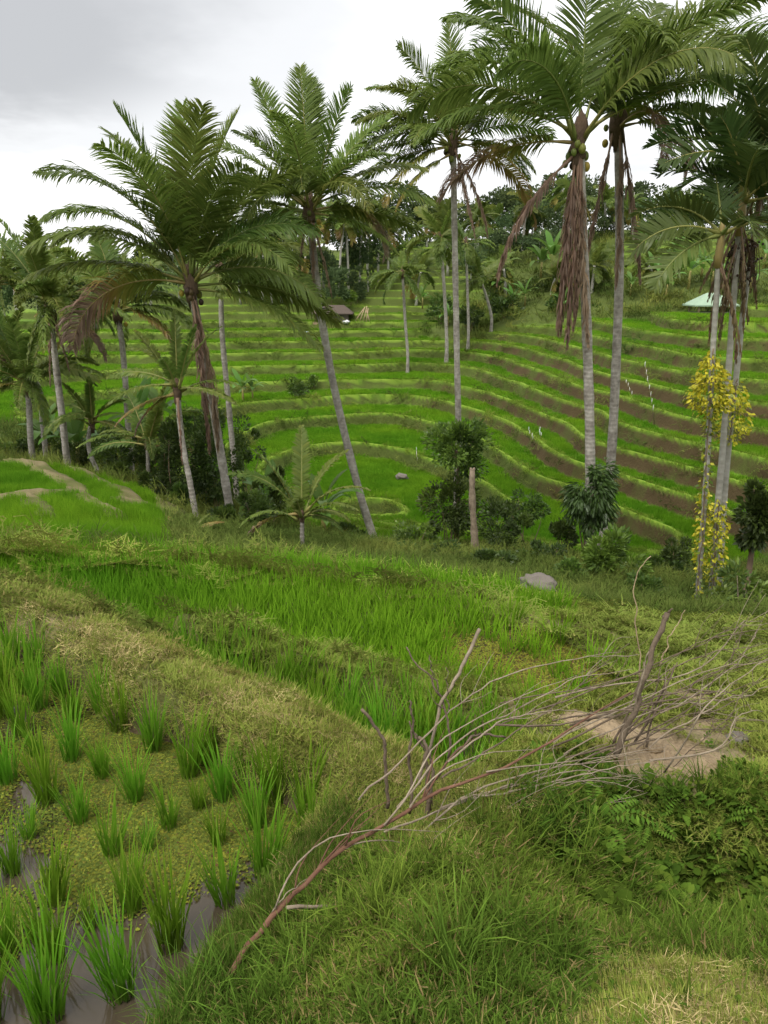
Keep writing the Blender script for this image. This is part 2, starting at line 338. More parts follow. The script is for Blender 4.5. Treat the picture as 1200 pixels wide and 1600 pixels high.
far = [  # pixel, pixel, metres ahead, terraced?
 (-250,830,13,0),(20,818,13.5,0),(60,795,16,0),(110,765,20,0),(20,745,22,0),(60,742,26,0),(210,800,17,0),(265,832,15,0),(280,815,19,0),(160,752,25,0),(230,775,23,0),
 (105,738,30,0),(205,752,31,0),(300,790,28,0),(365,836,24,0),(320,760,32,0),(-200,720,30,0),(0,700,38,0),(-300,650,50,0),
 (400,880,16,0),(470,852,24,0),(590,864,26.5,.7),(640,842,27,.5),(560,835,31,1),(740,866,21,0),(850,868,20,0),(930,872,19.5,0),(700,900,15,0),(560,890,14,0),(900,930,14,0),(1000,960,12.5,0),
 (1090,950,13.6,0),(1160,955,12.5,0),(1250,900,14,0),(1040,905,20,0),(1000,868,28,.6),(1080,862,29.5,1),(1190,848,28.5,1),(1320,860,26,1),
 (800,858,22,0),
 # right hillside
 (1080,815,33,1),(1180,790,32,1),(1100,755,35.5,1),(1190,735,34.5,1),(1100,700,38.5,1),(1190,675,38.5,1),(1100,655,41.5,1),(1190,625,42.5,1),(1100,615,45,1),(1190,590,46,1),
 (1100,580,48.5,1),(1190,560,50.5,1),(1100,545,52.5,1),(1190,530,55.5,1),(1100,518,57.5,1),(1190,508,61,1),(1100,497,64,1),(1190,490,68,1),(1100,486,74,1),(1350,640,38,1),(1350,520,56,1),(1350,490,70,1),
 (900,800,37.5,1),(900,760,40,1),(895,735,41.5,1),(900,690,45,1),(930,645,49.6,1),(910,610,54,1),(910,580,59,1),(910,555,64,1),(910,530,70,1),(910,508,77,1),(910,493,84,.8),
 (770,760,43,.8),(770,720,47,1),(775,672,54,1),(770,640,59,1),(770,615,64,1),(770,590,69,1),(770,565,75,1),(770,545,81,1),(770,525,87,1),(770,508,93,.5),
 # valley floor and the nose of the spur
 (640,815,38.7,1),(640,750,45.3,1),(640,705,51.4,1),(640,665,58.7,1),(637,637,64.5,1),(640,602,71,1),(640,574,78,1),(640,553,85,.8),
 (540,800,41,1),(540,750,46,1),(540,708,52,1),(540,670,58.5,1),(540,640,64,1),(540,612,69,1),(540,585,74,1),(540,565,79,1),
 (440,800,38,.6),(430,738,46.5,1),(430,695,53,1),(430,660,59,1),(430,632,64,1),(430,606,69,1),(430,582,74,1),
 (320,725,42,.5),(310,675,51,.9),(310,638,60,1),(310,605,67,1),(130,690,45,0),(130,640,57,.8),(130,605,66,1),(200,660,52,.6),(200,622,62,1),
 # far hill facing the camera
 (120,560,78,1),(120,525,88,1),(120,500,99,1),(120,482,110,1),(310,562,78,1),(310,530,85,1),(310,500,97,1),(310,470,109,1),(310,445,120,1),
 (440,556,81,1),(440,530,87,1),(440,503,97,1),(440,480,104,1),(440,455,114,.5),(540,530,87,1),(540,503,97,1),(540,478,104,1),(540,450,113,1),(540,425,121,1),(540,405,128,1),
 (640,528,88,1),(640,500,98,1),(640,470,106,1),(640,440,115,1),(640,412,124,1),(640,392,131,1),(710,520,92,.2),(720,470,104,.6),(720,430,115,1),(720,395,126,1),
 # planted slope at the right, skyline
 (800,490,92,0),(800,450,100,0),(800,405,112,0),(800,375,122,0),(900,485,88,0),(900,450,95,0),(900,410,104,0),(900,385,112,.3),(1000,482,84,0),(1000,450,89,0),(1000,410,97,.6),(1000,385,106,.6),
 (1100,480,84,0),(1100,450,88,0),(1100,410,96,.6),(1100,385,104,.6),(1250,485,80,0),(1250,450,85,0),(1250,390,100,0),
 (1000,368,122,0),(1150,365,120,0),(1300,365,120,0),(850,362,132,0),(700,378,142,0),(560,392,140,0),(430,425,128,0),(300,430,132,0),(120,465,128,0),(-100,480,120,0),(-100,520,90,.6),(-100,560,72,.6),
]
CT = [(*G(a, b, z), 0.0) for a, b, z in near] + [(*P(a, b, y), t) for a, b, y, t in far]
CT += [(-300, 60, 2, 0), (-300, 250, 8, 0), (0, 350, 12, 0), (0, 800, 10, 0), (300, 250, 20, 0), (300, 60, 12, 0), (-600, 700, 5, 0), (600, 700, 12, 0), (0, -60, 3, 0), (60, -30, 3, 0), (-60, -30, -1, 0), (6, -4, -1.5, 0), (-6, -4, -2, 0), (0, -1.5, -1.7, 0), (2, -1.0, -1.7, 0), (-25, 4, -2.5, 0), (25, 8, -1, 0), (40, 20, 1, 0), (-40, 20, -5, 0), (-45, 40, -6, 0)]
CT = np.array(CT); CXY, CZ, CW = CT[:, :2], CT[:, 2], CT[:, 3]
def solve_rbf():
    n = len(CXY); D = np.hypot(CXY[:, None, 0]-CXY[None, :, 0], CXY[:, None, 1]-CXY[None, :, 1])
    dist = np.hypot(CXY[:, 0], CXY[:, 1])
    A = np.zeros((n+3, n+3)); A[:n, :n] = -np.sqrt(D*D+.02) + np.diag(.012*dist); A[:n, n] = 1; A[:n, n+1:] = CXY; A[n, :n] = 1; A[n+1:, :n] = CXY.T
    return np.linalg.solve(A, np.concatenate([CZ, [0, 0, 0]]))
RB = solve_rbf()
def base_height(X, Y, want_w=True):
    sh = X.shape; X = X.ravel(); Y = Y.ravel(); z = np.empty_like(X); C32 = CXY.astype(np.float32); R32 = RB.astype(np.float32); W32 = CW.astype(np.float32); wt = np.empty_like(X); gx = np.empty_like(X); gy = np.empty_like(X); n = len(CXY)
    for s in range(0, len(X), 20000):
        x = X[s:s+20000, None].astype(np.float32)-C32[None, :, 0]; y = Y[s:s+20000, None].astype(np.float32)-C32[None, :, 1]; d2 = x*x+y*y; r = np.sqrt(d2+np.float32(.02))
        z[s:s+20000] = -(r.astype(np.float64)@RB[:n])+RB[n]+RB[n+1]*X[s:s+20000]+RB[n+2]*Y[s:s+20000]
        gx[s:s+20000] = -(x/r)@R32[:n]+RB[n+1]; gy[s:s+20000] = -(y/r)@R32[:n]+RB[n+2]
        if want_w: k = 1/(d2*d2+np.float32(.5)); wt[s:s+20000] = (k@W32)/k.sum(1)
    return z.reshape(sh), np.hypot(gx, gy).reshape(sh), wt.reshape(sh)

# near paddies (plan outlines from where their edges stand) and the earth bunds of the lower left fields
def gp(z, *pts): return np.array([G(a, b, z) for a, b in pts])
PAD_A = gp(ZA, (-700,1150),(-300,930),(-80,975),(20,992),(80,1022),(150,1078),(260,1130),(360,1172),(455,1212),(545,1262),(560,1300),(530,1350),(485,1400),(400,1500),(345,1580),(300,1660),(200,1900),(-900,1900))
PAD_C = np.concatenate([gp(-2.9, (215,962),(330,996),(480,1030),(640,1068),(760,1098),(850,1122)), gp(-2.75, (880,1150),(850,1185)), gp(-2.3, (760,1222),(690,1225),(640,1200),(570,1160),(500,1122),(425,1085),(300,1030),(240,998))])
PAD_3 = np.concatenate([gp(Z3, (-300,858),(60,880),(220,892),(400,911),(560,929),(690,944),(800,963),(880,990),(960,1035),(1010,1080),(990,1118)), gp(-2.92, (900,1106),(780,1080),(640,1047),(500,1018),(380,992),(290,972)), gp(-2.4, (205,955),(100,922),(0,900),(-150,870))])
PAD_4 = np.concatenate([gp(Z4, (-300,850),(0,862),(160,870),(300,878),(440,886),(560,896),(700,915),(800,934),(900,960)), gp(-3.22, (860,964),(800,946),(690,927),(560,911),(400,893),(220,874),(60,862),(-200,846))])
PADS = [(PAD_A, ZA, .26), (PAD_C, ZC, .34), (PAD_3, Z3, .22), (PAD_4, Z4, .22)]
def zof(px, py, Y): return P(px, py, Y)
LOWER = [np.array([P(*q) for q in l]) for l in (
  [(-40,808,15),(40,802,15.6),(62,835,13.6)], [(-60,812,14.6),(38,790,16.4),(95,785,17),(122,792,17.2),(118,770,19),(88,752,21),(40,735,23.5),(-40,728,25)],
  [(40,792,16.2),(60,815,14.6),(75,840,13)], [(122,792,17.2),(150,810,16),(185,836,14)],
  [(200,812,17.5),(212,800,18.5),(180,775,21),(140,760,23),(95,748,25),(40,735,27)], [(225,812,17.8),(190,815,17)],
  [(270,800,19.5),(235,778,23),(180,758,27)],
)]
LOWER_W = [.28, .54, .4, .32, .54, .38, .5]
def terrain(X, Y):
    T, g, wt = base_height(X, Y); r = np.hypot(X, Y)
    wt = np.clip((wt-.25)/.5, 0, 1); wt = wt*sstep(17, 20, r)
    # wavering contours so that the terraces bulge and pinch
    amp = np.clip(g*3.8, .62, 1.3)*sstep(18, 30, r)
    T = T + amp*fbm(X*.06, Y*.06, 2, 5)*1.3 + .05*sstep(18, 30, r)*fbm(X*.5, Y*.5, 2, 9)
    T0 = -3.2; lo, hi = .86, .95                                       # low steps below, taller ones on the far hill
    lev = np.where(T < T0, (T-T0)/lo, (T-T0)/hi); k = np.floor(lev); f = lev-k; s = np.where(k < 0, lo, hi)
    ro = np.clip(np.maximum(.36, .008*r)*np.maximum(g, .06)/s, .05, np.where(k < 0, .40, .58))  # share of a step taken up by its riser
    rise = sstep(1-ro, 1.0, f)
    lipf = np.clip(np.maximum(.34, .0065*r)*np.maximum(g, .06)/s, .025, .24)
    lip = np.exp(-((f-lipf*.35)/(lipf*.55))**2)*(f < .5)             # low grassed bund along each outer edge
    lipz = np.maximum(lip, (f > 1-ro*.12)*1.0)
    edge = rise*sstep(1, 1-ro*.15, f)
    zt = T0 + s*(k+rise) + .15*lipz
    z = T*(1-wt)+zt*wt
    z = z + (1-wt)*sstep(11, 25, r)*.35*fbm(X*.35, Y*.35, 4, 21)
    riser = np.clip(np.minimum(sstep(1-ro*1.1, 1-ro*.85, f), sstep(1.0, 1-ro*.2, f)*1.0+.0), 0, 1)*wt
    att = {'z_tread': wt*(1-.35*sstep(62, 85, r)), 'z_riser': riser, 'z_lip': np.clip(lip, 0, 1)*wt*.9}
    bh = hash2(k.astype(np.int64), np.zeros_like(k, dtype=np.int64), 3)
    att['brown'] = (bh-.5)*.20 + np.clip((X-8)/40, -.16, .11) - np.clip((Y-60)/200, 0, .14) - .05
    tread_lvl = T0+s*k
    # lower left fields: soft earth ridges around sunken rice
    lw = np.zeros_like(X); lb = np.zeros_like(X)
    for pl, wd in zip(LOWER, LOWER_W):
        d, _ = polyline_dist(X, Y, pl); d = d + .12*fbm(X*1.5, Y*1.5, 2, 40)
        q = sstep(wd*1.25, wd*.35, d); lw = np.maximum(lw, q)
    inlow = sstep(11.5, 12.5, r)*sstep(27, 25, r)*sstep(-.30, -.335, np.arctan2(X, Y))
    z = z + .36*lw + .05*lw*fbm(X*4, Y*4, 2, 14); att['low'] = inlow; att['z_lip'] = np.maximum(att['z_lip'], .12*lw); att['z_riser'] = np.maximum(att['z_riser'], .55*lw); att['brown'] = np.where(lw > .1, .12, att['brown']); att['z_bare'] = np.clip(.22+.9*fbm(X*1.2, Y*1.2, 3, 12), .0, .5)*lw
    att['z_tread'] = np.maximum(att['z_tread'], inlow*(1-lw))
    # near paddies
    nearz = sstep(12, 10.5, r); att['z_turf'] = nearz.copy(); mud = np.zeros_like(X)
    z = z + nearz*(.05*fbm(X*2.2, Y*2.2, 3, 3) + .022*fbm(X*9, Y*9, 3, 7))
    for pg, zf, wd in PADS:
        wob = .10*fbm(X*1.7, Y*1.7, 3, 31)
        q = sstep(-.02, wd, poly_sd(X, Y, pg)+wob)
        fl = zf-.07+.05*fbm(X*2.5, Y*2.5, 3, 50); z = np.where(q > 0, z*(1-q)+fl*q, z); mud = np.maximum(mud, sstep(.35, .8, q))
    att['z_mud'] = mud
    # trodden bare earth: the mound beside the strip paddy, the trail beyond, scars in the bank, ends of the path
    bare = att['z_bare']
    for (px, py, zz, rx, a) in ((935,1128,-2.7,.42,1),(1000,1150,-2.62,.5,1),(1055,1195,-2.62,.42,.95),(985,1190,-2.6,.4,.9),(870,1112,-2.85,.28,.9),(1075,1090,-3.05,.35,.8),(1110,1140,-2.8,.35,.8),(1165,1185,-2.6,.25,.6),(915,980,-3.25,.35,.7),(850,955,-3.25,.3,.8),(960,1010,-3.2,.3,.7),(1020,1055,-3.1,.3,.6),(975,1360,-2.9,.20,.95),(940,1335,-2.7,.12,.8),(105,968,-2.2,.2,.6),(15,962,-2.2,.16,.7),(560,1045,-2.92,.2,.35),(640,1062,-2.92,.15,.45),(800,1095,-2.9,.25,.7),(1180,1160,-2.6,.2,.5),(1000,1320,-2.8,.10,.6)):
        c = G(px, py, zz); d = np.hypot(X-c[0], Y-c[1])+.16*fbm(X*3, Y*3, 3, 61)
        bare = np.maximum(bare, a*sstep(rx*.98, rx*.45, d))
    att['z_bare'] = np.clip(bare, 0, 1)*(1-mud*(r < 12))
    z = z + nearz*att['z_bare']*(.05*fbm(X*14, Y*14, 3, 77)+.05*fbm(X*5, Y*5, 2, 78))
    return z, att, wt, f, ro, lipf, tread_lvl, g

def build_terrain():
    def seg(a, b, n): return np.linspace(a, b, n, endpoint=False)
    ang = np.concatenate([seg(-180, -60, 24), seg(-60, -33, 30), seg(-33, 33, 480), seg(33, 60, 30), seg(60, 180, 24)])*pi/180
    rad = np.concatenate([[.05, .3, .55], np.geomspace(.8, 12, 280, endpoint=False), np.geomspace(12, 26, 90, endpoint=False), np.linspace(26, 66, 300, endpoint=False), np.linspace(66, 135, 230, endpoint=False), np.geomspace(135, 900, 34)])
    A, Rr = np.meshgrid(ang, rad); X = Rr*np.sin(A); Y = Rr*np.cos(A)
    z, att, *_ = terrain(X, Y)
    nr, na = X.shape; i = np.arange(nr-1)[:, None]; j = np.arange(na)[None]; j2 = (j+1) % na
    F = np.stack([i*na+j, i*na+j2, (i+1)*na+j2, (i+1)*na+j], -1).reshape(-1, 4)[:, ::-1]
    me = mesh_data('terraced_ground', np.stack([X, Y, z], -1).reshape(-1, 3), F, M['terrain'], {k: v.ravel() for k, v in att.items()})
    return structure(obj('terraced_ground', me))
build_terrain()
def hit(px, py, r0=14, r1=170):                    # where the line of sight through a pixel meets the ground
    d = ray(px, py); t = np.linspace(r0, r1, 1500)/d[1]; p = d[None]*t[:, None]; k = int(np.argmax(p[:, 2] < Hs(p[:, 0], p[:, 1]))); return p[k]
def H(x, y):
    return float(terrain(np.array([[x]], float), np.array([[y]], float))[0][0, 0])
def Hs(x, y): return terrain(np.asarray(x, float), np.asarray(y, float))[0]

def water_sheet(name, pg, z):
    c = np.asarray(pg)[:, :2]; ctr = c.mean(0)
    from mathutils.geometry import tessellate_polygon
    grow = ctr + (c-ctr)*1.0
    d = np.concatenate([grow, np.full((len(c), 1), z)], 1)
    tris = tessellate_polygon([[Vector(p) for p in d]])
    T = np.array(tris); a = np.cross(d[T[:, 1]]-d[T[:, 0]], d[T[:, 2]]-d[T[:, 0]])[:, 2] < 0; T[a] = T[a][:, ::-1]
    return structure(obj(name, mesh_data(name, d, T, M['water'], smooth=False)))
for pg, z, _ in PADS[:3]: water_sheet('water', pg, z)

# ------------------------------------------------------------------ blades, tufts and scattering
def blades(n, rad, h, wid, lean, curl, seg, rg, tint=(0, 1), out=.8, flat=0.0, clumps=0, crad=.03, tvar=.08, dry=0.0, drytint=0.0):
    """n grass blades as tapering strips; returns V, quads, tris, tint."""
    a = rg.uniform(0, 2*pi, n); rr = rad*np.sqrt(rg.uniform(0, 1, n)); root = np.stack([rr*np.cos(a), rr*np.sin(a), np.zeros(n)], -1)
    if clumps:
        ci = rg.integers(0, clumps, n); root = root[:clumps][ci] + np.stack([rg.normal(0, crad, n), rg.normal(0, crad, n), np.zeros(n)], -1); rr = rg.uniform(0, rad, n)
    az = a + rg.normal(0, out, n); L = rg.uniform(h[0], h[1], n); wd = wid*rg.uniform(.7, 1.2, n)
    th0 = np.abs(rg.normal(0, lean, n)) + lean*.35*rr/max(rad, 1e-6); cu = curl*rg.uniform(.2, 1.3, n)
    fwd = np.stack([np.cos(az), np.sin(az), np.zeros(n)], -1); side = np.stack([-np.sin(az), np.cos(az), np.zeros(n)], -1)
    tw = rg.uniform(-.6, .6, n)
    pos = root.copy(); ps = [pos.copy()]
    for k in range(seg):
        t = (k+.5)/seg; th = np.minimum(th0+cu*t**1.6+flat, 2.4)
        pos = pos + (fwd*np.sin(th)[:, None]+np.array([0, 0, 1.])*np.cos(th)[:, None])*(L/seg)[:, None]; ps.append(pos.copy())
    sd = norm(side + fwd*tw[:, None])
    V = []; T = []
    for k in range(seg):
        t = k/seg; ww = wd*(.55+.9*t-1.25*t*t if seg > 1 else 1)
        V += [ps[k]-sd*(ww/2)[:, None], ps[k]+sd*(ww/2)[:, None]]; T += [np.full(n, t)]*2
    V.append(ps[seg]); T.append(np.ones(n)); m = len(V)
    V = np.stack(V, 1); T = np.stack(T, 1); b = (np.arange(n)*m)[:, None]
    Q = np.concatenate([b+np.array([[2*k, 2*k+1, 2*k+3, 2*k+2]]) for k in range(seg-1)]) if seg > 1 else np.zeros((0, 4), int)
    Tr = b+np.array([[2*seg-2, 2*seg-1, 2*seg]])
    tt = tint[0]+(tint[1]-tint[0])*T + rg.uniform(-tvar, tvar, (n, 1))
    if dry: tt = np.where(rg.uniform(0, 1, (n, 1)) < dry, drytint, tt)
    return V.reshape(-1, 3), Q, Tr, np.clip(tt, 0, 1).ravel()
def tuft(name, mat, *a, **k):
    V, Q, T, tt = blades(*a, **k); return mesh_data(name, V, [Q, T], mat, {'tint': tt})
PROTO = {}
def proto_collection(name, meshes):
    c = bpy.data.collections.new(name)
    for i, me in enumerate(meshes):
        o = bpy.data.objects.new(f'{name}_{i:02d}', me); c.objects.link(o)
    return c
def scatter(name, label, cat, pts, rot, scl, meshes, ds=.3):
    """Uncountable growth: one object, tufts spread over its points."""
    pts = np.asarray(pts, float); n = len(pts)
    me = bpy.data.meshes.new(name); me.vertices.add(n); me.vertices.foreach_set('co', pts.astype(np.float32).ravel())
    a = me.attributes.new('rot', 'FLOAT_VECTOR', 'POINT'); a.data.foreach_set('vector', np.asarray(rot, np.float32).ravel())
    a = me.attributes.new('scl', 'FLOAT_VECTOR', 'POINT'); a.data.foreach_set('vector', np.asarray(scl, np.float32).ravel())
    a = me.attributes.new('drift', 'FLOAT', 'POINT'); a.data.foreach_set('value', (1.3*fbm(pts[:, 0]*ds, pts[:, 1]*ds, 3, 71)).astype(np.float32))
    a = me.attributes.new('pick', 'INT', 'POINT'); a.data.foreach_set('value', rng.integers(0, len(meshes), n).astype(np.int32))
    o = obj(name, me, kind='stuff'); tag(o, label, cat)
    ng = bpy.data.node_groups.new(name, 'GeometryNodeTree')
    ng.interface.new_socket('Geometry', in_out='INPUT', socket_type='NodeSocketGeometry'); ng.interface.new_socket('Geometry', in_out='OUTPUT', socket_type='NodeSocketGeometry')
    gi = ng.nodes.new('NodeGroupInput'); go = ng.nodes.new('NodeGroupOutput'); ip = ng.nodes.new('GeometryNodeInstanceOnPoints')
    ci = ng.nodes.new('GeometryNodeCollectionInfo'); ci.inputs['Collection'].default_value = proto_collection(name+'_tufts', meshes)
    ci.inputs['Separate Children'].default_value = True; ci.inputs['Reset Children'].default_value = True
    def na(nm, t): q = ng.nodes.new('GeometryNodeInputNamedAttribute'); q.data_type = t; q.inputs['Name'].default_value = nm; return q.outputs['Attribute']
    ng.links.new(gi.outputs[0], ip.inputs['Points']); ng.links.new(ci.outputs[0], ip.inputs['Instance'])
    ip.inputs['Pick Instance'].default_value = True; ng.links.new(na('pick', 'INT'), ip.inputs['Instance Index'])
    ng.links.new(na('rot', 'FLOAT_VECTOR'), ip.inputs['Rotation']); ng.links.new(na('scl', 'FLOAT_VECTOR'), ip.inputs['Scale'])
    ng.links.new(ip.outputs[0], go.inputs[0])
    md = o.modifiers.new('spread', 'NODES'); md.node_group = ng
    return o
def lie(x, y, tilt=0.0, e=.06):
    z0 = Hs(x, y); gx = (Hs(x+e, y)-z0)/e; gy = (Hs(x, y+e)-z0)/e; n = len(x); out = np.empty((n, 3))
    for i in range(n):
        v = Vector((-gx[i], -gy[i], 1.0)); v.x = max(-1.5, min(1.5, v.x)); v.y = max(-1.5, min(1.5, v.y))
        q = v.to_track_quat('Z', 'Y') @ Vector((0, 0, 1)).rotation_difference(Vector((rng.normal(0, tilt+1e-4), rng.normal(0, tilt+1e-4), 1)))
        from_z = __import__('mathutils').Quaternion((0, 0, 1), rng.uniform(0, 6.283)); out[i] = (q @ from_z).to_euler()
    return out
def zrot(n, tilt=0.0):
    return np.stack([rng.normal(0, tilt, n), rng.normal(0, tilt, n), rng.uniform(0, 2*pi, n)], -1)
def uni(s): return np.repeat(np.asarray(s)[:, None], 3, 1)

# ------------------------------------------------------------------ rice and grass
rg = np.random.default_rng(5)
def polar(n, r0, r1, a0=-35, a1=35):
    r = np.exp(rg.uniform(np.log(r0), np.log(r1), n)); a = rg.uniform(R(a0), R(a1), n); return r*np.sin(a), r*np.cos(a), r
RICE = [tuft(f'rice_clump_{i}', M['rice'], int(rg.integers(50, 85)), .045, (.22, .51), .0112, .115, .44, 4, rg, tvar=.16) for i in range(8)]
SPRIG = [tuft(f'rice_sprig_{i}', M['field_rice'], 44, .085, (.22, .46), .0125, .17, .5, 3, rg) for i in range(6)]
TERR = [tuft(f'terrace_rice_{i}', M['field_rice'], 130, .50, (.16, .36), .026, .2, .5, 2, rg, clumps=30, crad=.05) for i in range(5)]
LIP = [tuft(f'lip_tuft_{i}', M['lip_grass'], 70, .32, (.08, .26), .022, .45, 1.2, 2, rg) for i in range(5)]
WILD = [tuft(f'wild_tuft_{i}', M['wild_grass'], 80, .6, (.15, .55), .03, .4, 1.1, 2, rg, clumps=14, crad=.09) for i in range(5)]
TURF = [tuft(f'turf_{i}', M['grass'], 240, .17, (.04, .15), .0092, .8, 1.1, 3, rg, clumps=80, crad=.025, tint=(.15, .8), tvar=.28, dry=.12, drytint=.02) for i in range(7)]
BUND = [tuft(f'bund_turf_{i}', M['mown'], 330, .16, (.03, .11), .0075, .6, 1.0, 2, rg, clumps=70, crad=.02) for i in range(5)]
LONG = [tuft(f'long_grass_{i}', M['grass'], 16, .03, (.15, .38), .008, .4, 1.5, 4, rg, tint=(.1, .9)) for i in range(5)]
MOWN = [tuft(f'mown_grass_{i}', M['mown'], 280, .16, (.02, .055), .0065, .9, .6, 2, rg, tvar=.3, dry=.12, drytint=0) for i in range(5)]
STRAW = [tuft(f'straw_{i}', M['straw'], 110, .16, (.03, .12), .0050, .15, .35, 2, rg, flat=1.38, out=3) for i in range(5)]
def leaflet_rosette(n, L, W, rad, rg, up=.6):
    mb = MB()
    for i in range(n):
        az = rg.uniform(0, 2*pi); el = rg.uniform(.1, up*2); l = L*rg.uniform(.6, 1.2); ww = W*rg.uniform(.7, 1.2)
        f = np.array([cos(az)*cos(el), sin(az)*cos(el), sin(el)]); s_ = np.array([-sin(az), cos(az), 0]); r0 = np.array([rg.normal(0, rad), rg.normal(0, rad), rg.uniform(.0, .06)])
        dn = np.array([0, 0, -1.])
        p = [r0, r0+f*l*.35, r0+f*l*.7+dn*l*.08, r0+f*l+dn*l*.25]
        V = [p[0], p[1]-s_*ww/2+[0, 0, .1*ww], p[1], p[1]+s_*ww/2+[0, 0, .1*ww], p[2]-s_*ww*.4+[0, 0, .1*ww], p[2], p[2]+s_*ww*.4+[0, 0, .1*ww], p[3]]
        mb.add(V, [[1, 2, 5, 4], [2, 3, 6, 5]], [[0, 2, 1], [0, 3, 2], [4, 5, 7], [5, 6, 7]], a=rg.uniform(.1, 1))
    return mb
WEED = [leaflet_rosette(9, .075, .034, .03, rg).data(f'weed_{i}', M['weed']) for i in range(6)]

# the near paddy: every clump stands where one can count it
near_rice = [(190,1555,.52),(268,1478,.52),(415,1368,.47),(353,1410,.40),(490,1322,.40),(205,1425,.42),(85,1410,.36),(20,1365,.32),(85,1500,.46),(75,1592,.52),(8,1490,.46),(175,1335,.33),(125,1285,.29),(75,1255,.38),(265,1293,.27),(210,1250,.33),(160,1213,.27),(112,1188,.32),(35,1150,.33),(190,1143,.34),(295,1212,.36),(350,1250,.35),(342,1318,.27),(400,1292,.36),(432,1252,.42),(240,1172,.34),(15,1222,.34),(42,1082,.36),(62,1108,.32),(18,1042,.38),(115,1122,.30),(60,1050,.36),(480,1270,.40),(5,1120,.36),(-30,1180,.36),(-40,1290,.36),(-45,1400,.4),(-60,1550,.45),(0,1075,.36),(-40,1050,.38),(95,1085,.3),(-20,1600,.5),(160,1115,.33),(-10,1010,.38),(330,1195,.3),(230,1330,.2),(45,1310,.22),(385,1215,.26),(60,1180,.22),(310,1265,.2),(140,1450,.25)]
NAMED_RICE = {0: 'big rice clump reflected in brown water near the bottom edge', 1: 'tall rice clump behind the one mirrored in the brown water', 2: 'full rice clump beside the open water by the grassy bank', 3: 'slim rice clump with loose duckweed round its foot', 4: 'dark rice clump wedged against the grassy bank', 9: 'tall rice clump cut by the bottom edge of the picture', 11: 'rice clump beside the yellow patch of duckweed', 14: 'small thin rice clump alone on the duckweed mat', 25: 'rice clump standing close under the straw path bank', 24: 'broad rice clump below the straw path, next to the bank corner', 5: 'dark green rice clump behind the tall pair of clumps', 13: 'wide rice clump leaning over the small water gap'}
for i, (px, py, h) in enumerate(near_rice):
    g0 = G(px, py, ZA); o = bpy.data.objects.new('rice_clump', RICE[i % 8]); link(o)
    o.location = (g0[0], g0[1], ZA-.03); o.rotation_euler = (rg.normal(0, .05), rg.normal(0, .05), rg.uniform(0, 6.28)); q = h/.47*(.9+.36*sstep(1500, 1150, py)); o.scale = (q*1.05, q*1.05, q)
    tag(o, NAMED_RICE.get(i, 'young green rice clump standing in the muddy near paddy'), 'rice clump', 'rice clumps in the near paddy')
def in_poly(n, pg, inset, r0=0):
    pg = np.asarray(pg)[:, :2]; lo, hi = pg.min(0), pg.max(0); x = rg.uniform(lo[0], hi[0], n); y = rg.uniform(lo[1], hi[1], n)
    k = (poly_sd(x, y, pg) > inset) & (np.abs(np.arctan2(x, y)) < R(36)); return x[k], y[k]
def rows(pg, step, inset, ang, jit=.25):
    pg = np.asarray(pg)[:, :2]; c = pg.mean(0); ext = np.ptp(pg, axis=0).max(); n = int(ext/step)+2
    i, j = np.meshgrid(np.arange(-n, n), np.arange(-n, n)); x = i.ravel()*step; y = j.ravel()*step
    x = x+rg.normal(0, step*jit, x.shape); y = y+rg.normal(0, step*jit, y.shape)
    X = c[0]+x*cos(ang)-y*sin(ang); Y = c[1]+x*sin(ang)+y*cos(ang); k = (poly_sd(X, Y, pg) > inset) & (np.abs(np.arctan2(X, Y)) < R(48)); return X[k], Y[k]
x, y = rows(PAD_C, .19, .05, .5, .16)
for a, b in zip(x, y):
    o = bpy.data.objects.new('rice_clump', RICE[int(rg.integers(8))]); link(o); q = rg.uniform(.8, 1.12)
    o.location = (a, b, ZC-.04); o.rotation_euler = (rg.normal(0, .08), rg.normal(0, .08), rg.uniform(0, 6.28)); o.scale = (q*1.3, q*1.3, q)
    tag(o, 'rice clump in the narrow sunken strip behind the straw path', 'rice clump', 'rice clumps in the strip paddy')
# dense fields: nobody could count these
def thin(x, y, c, rad, keep):
    d = np.hypot(x-c[0], y-c[1])+.3*fbm(x*1.5, y*1.5, 2, 3); k = (d > rad) | (rg.uniform(0, 1, len(x)) < keep); return x[k], y[k]
x, y = rows(PAD_3, .15, .01, .35, .15)
yel = G(880, 1050, Z3); x, y = thin(x, y, yel, 1.1, .24); nn = len(x)
scatter('rice_field', 'dense rows of bright green rice beyond the straw path', 'rice', np.stack([x, y, np.full(nn, Z3-.05)], -1), zrot(nn, .1), uni(rg.uniform(.72, .9, nn))*[1.25, 1.25, 1], SPRIG)
x, y = rows(PAD_4, .15, .03, .2, .25); nn = len(x)
scatter('rice_field', 'last band of green rice before the ground drops away', 'rice', np.stack([x, y, np.full(nn, Z4-.02)], -1), zrot(nn, .1), uni(rg.uniform(.8, .98, nn))*[1.25, 1.25, 1], SPRIG)
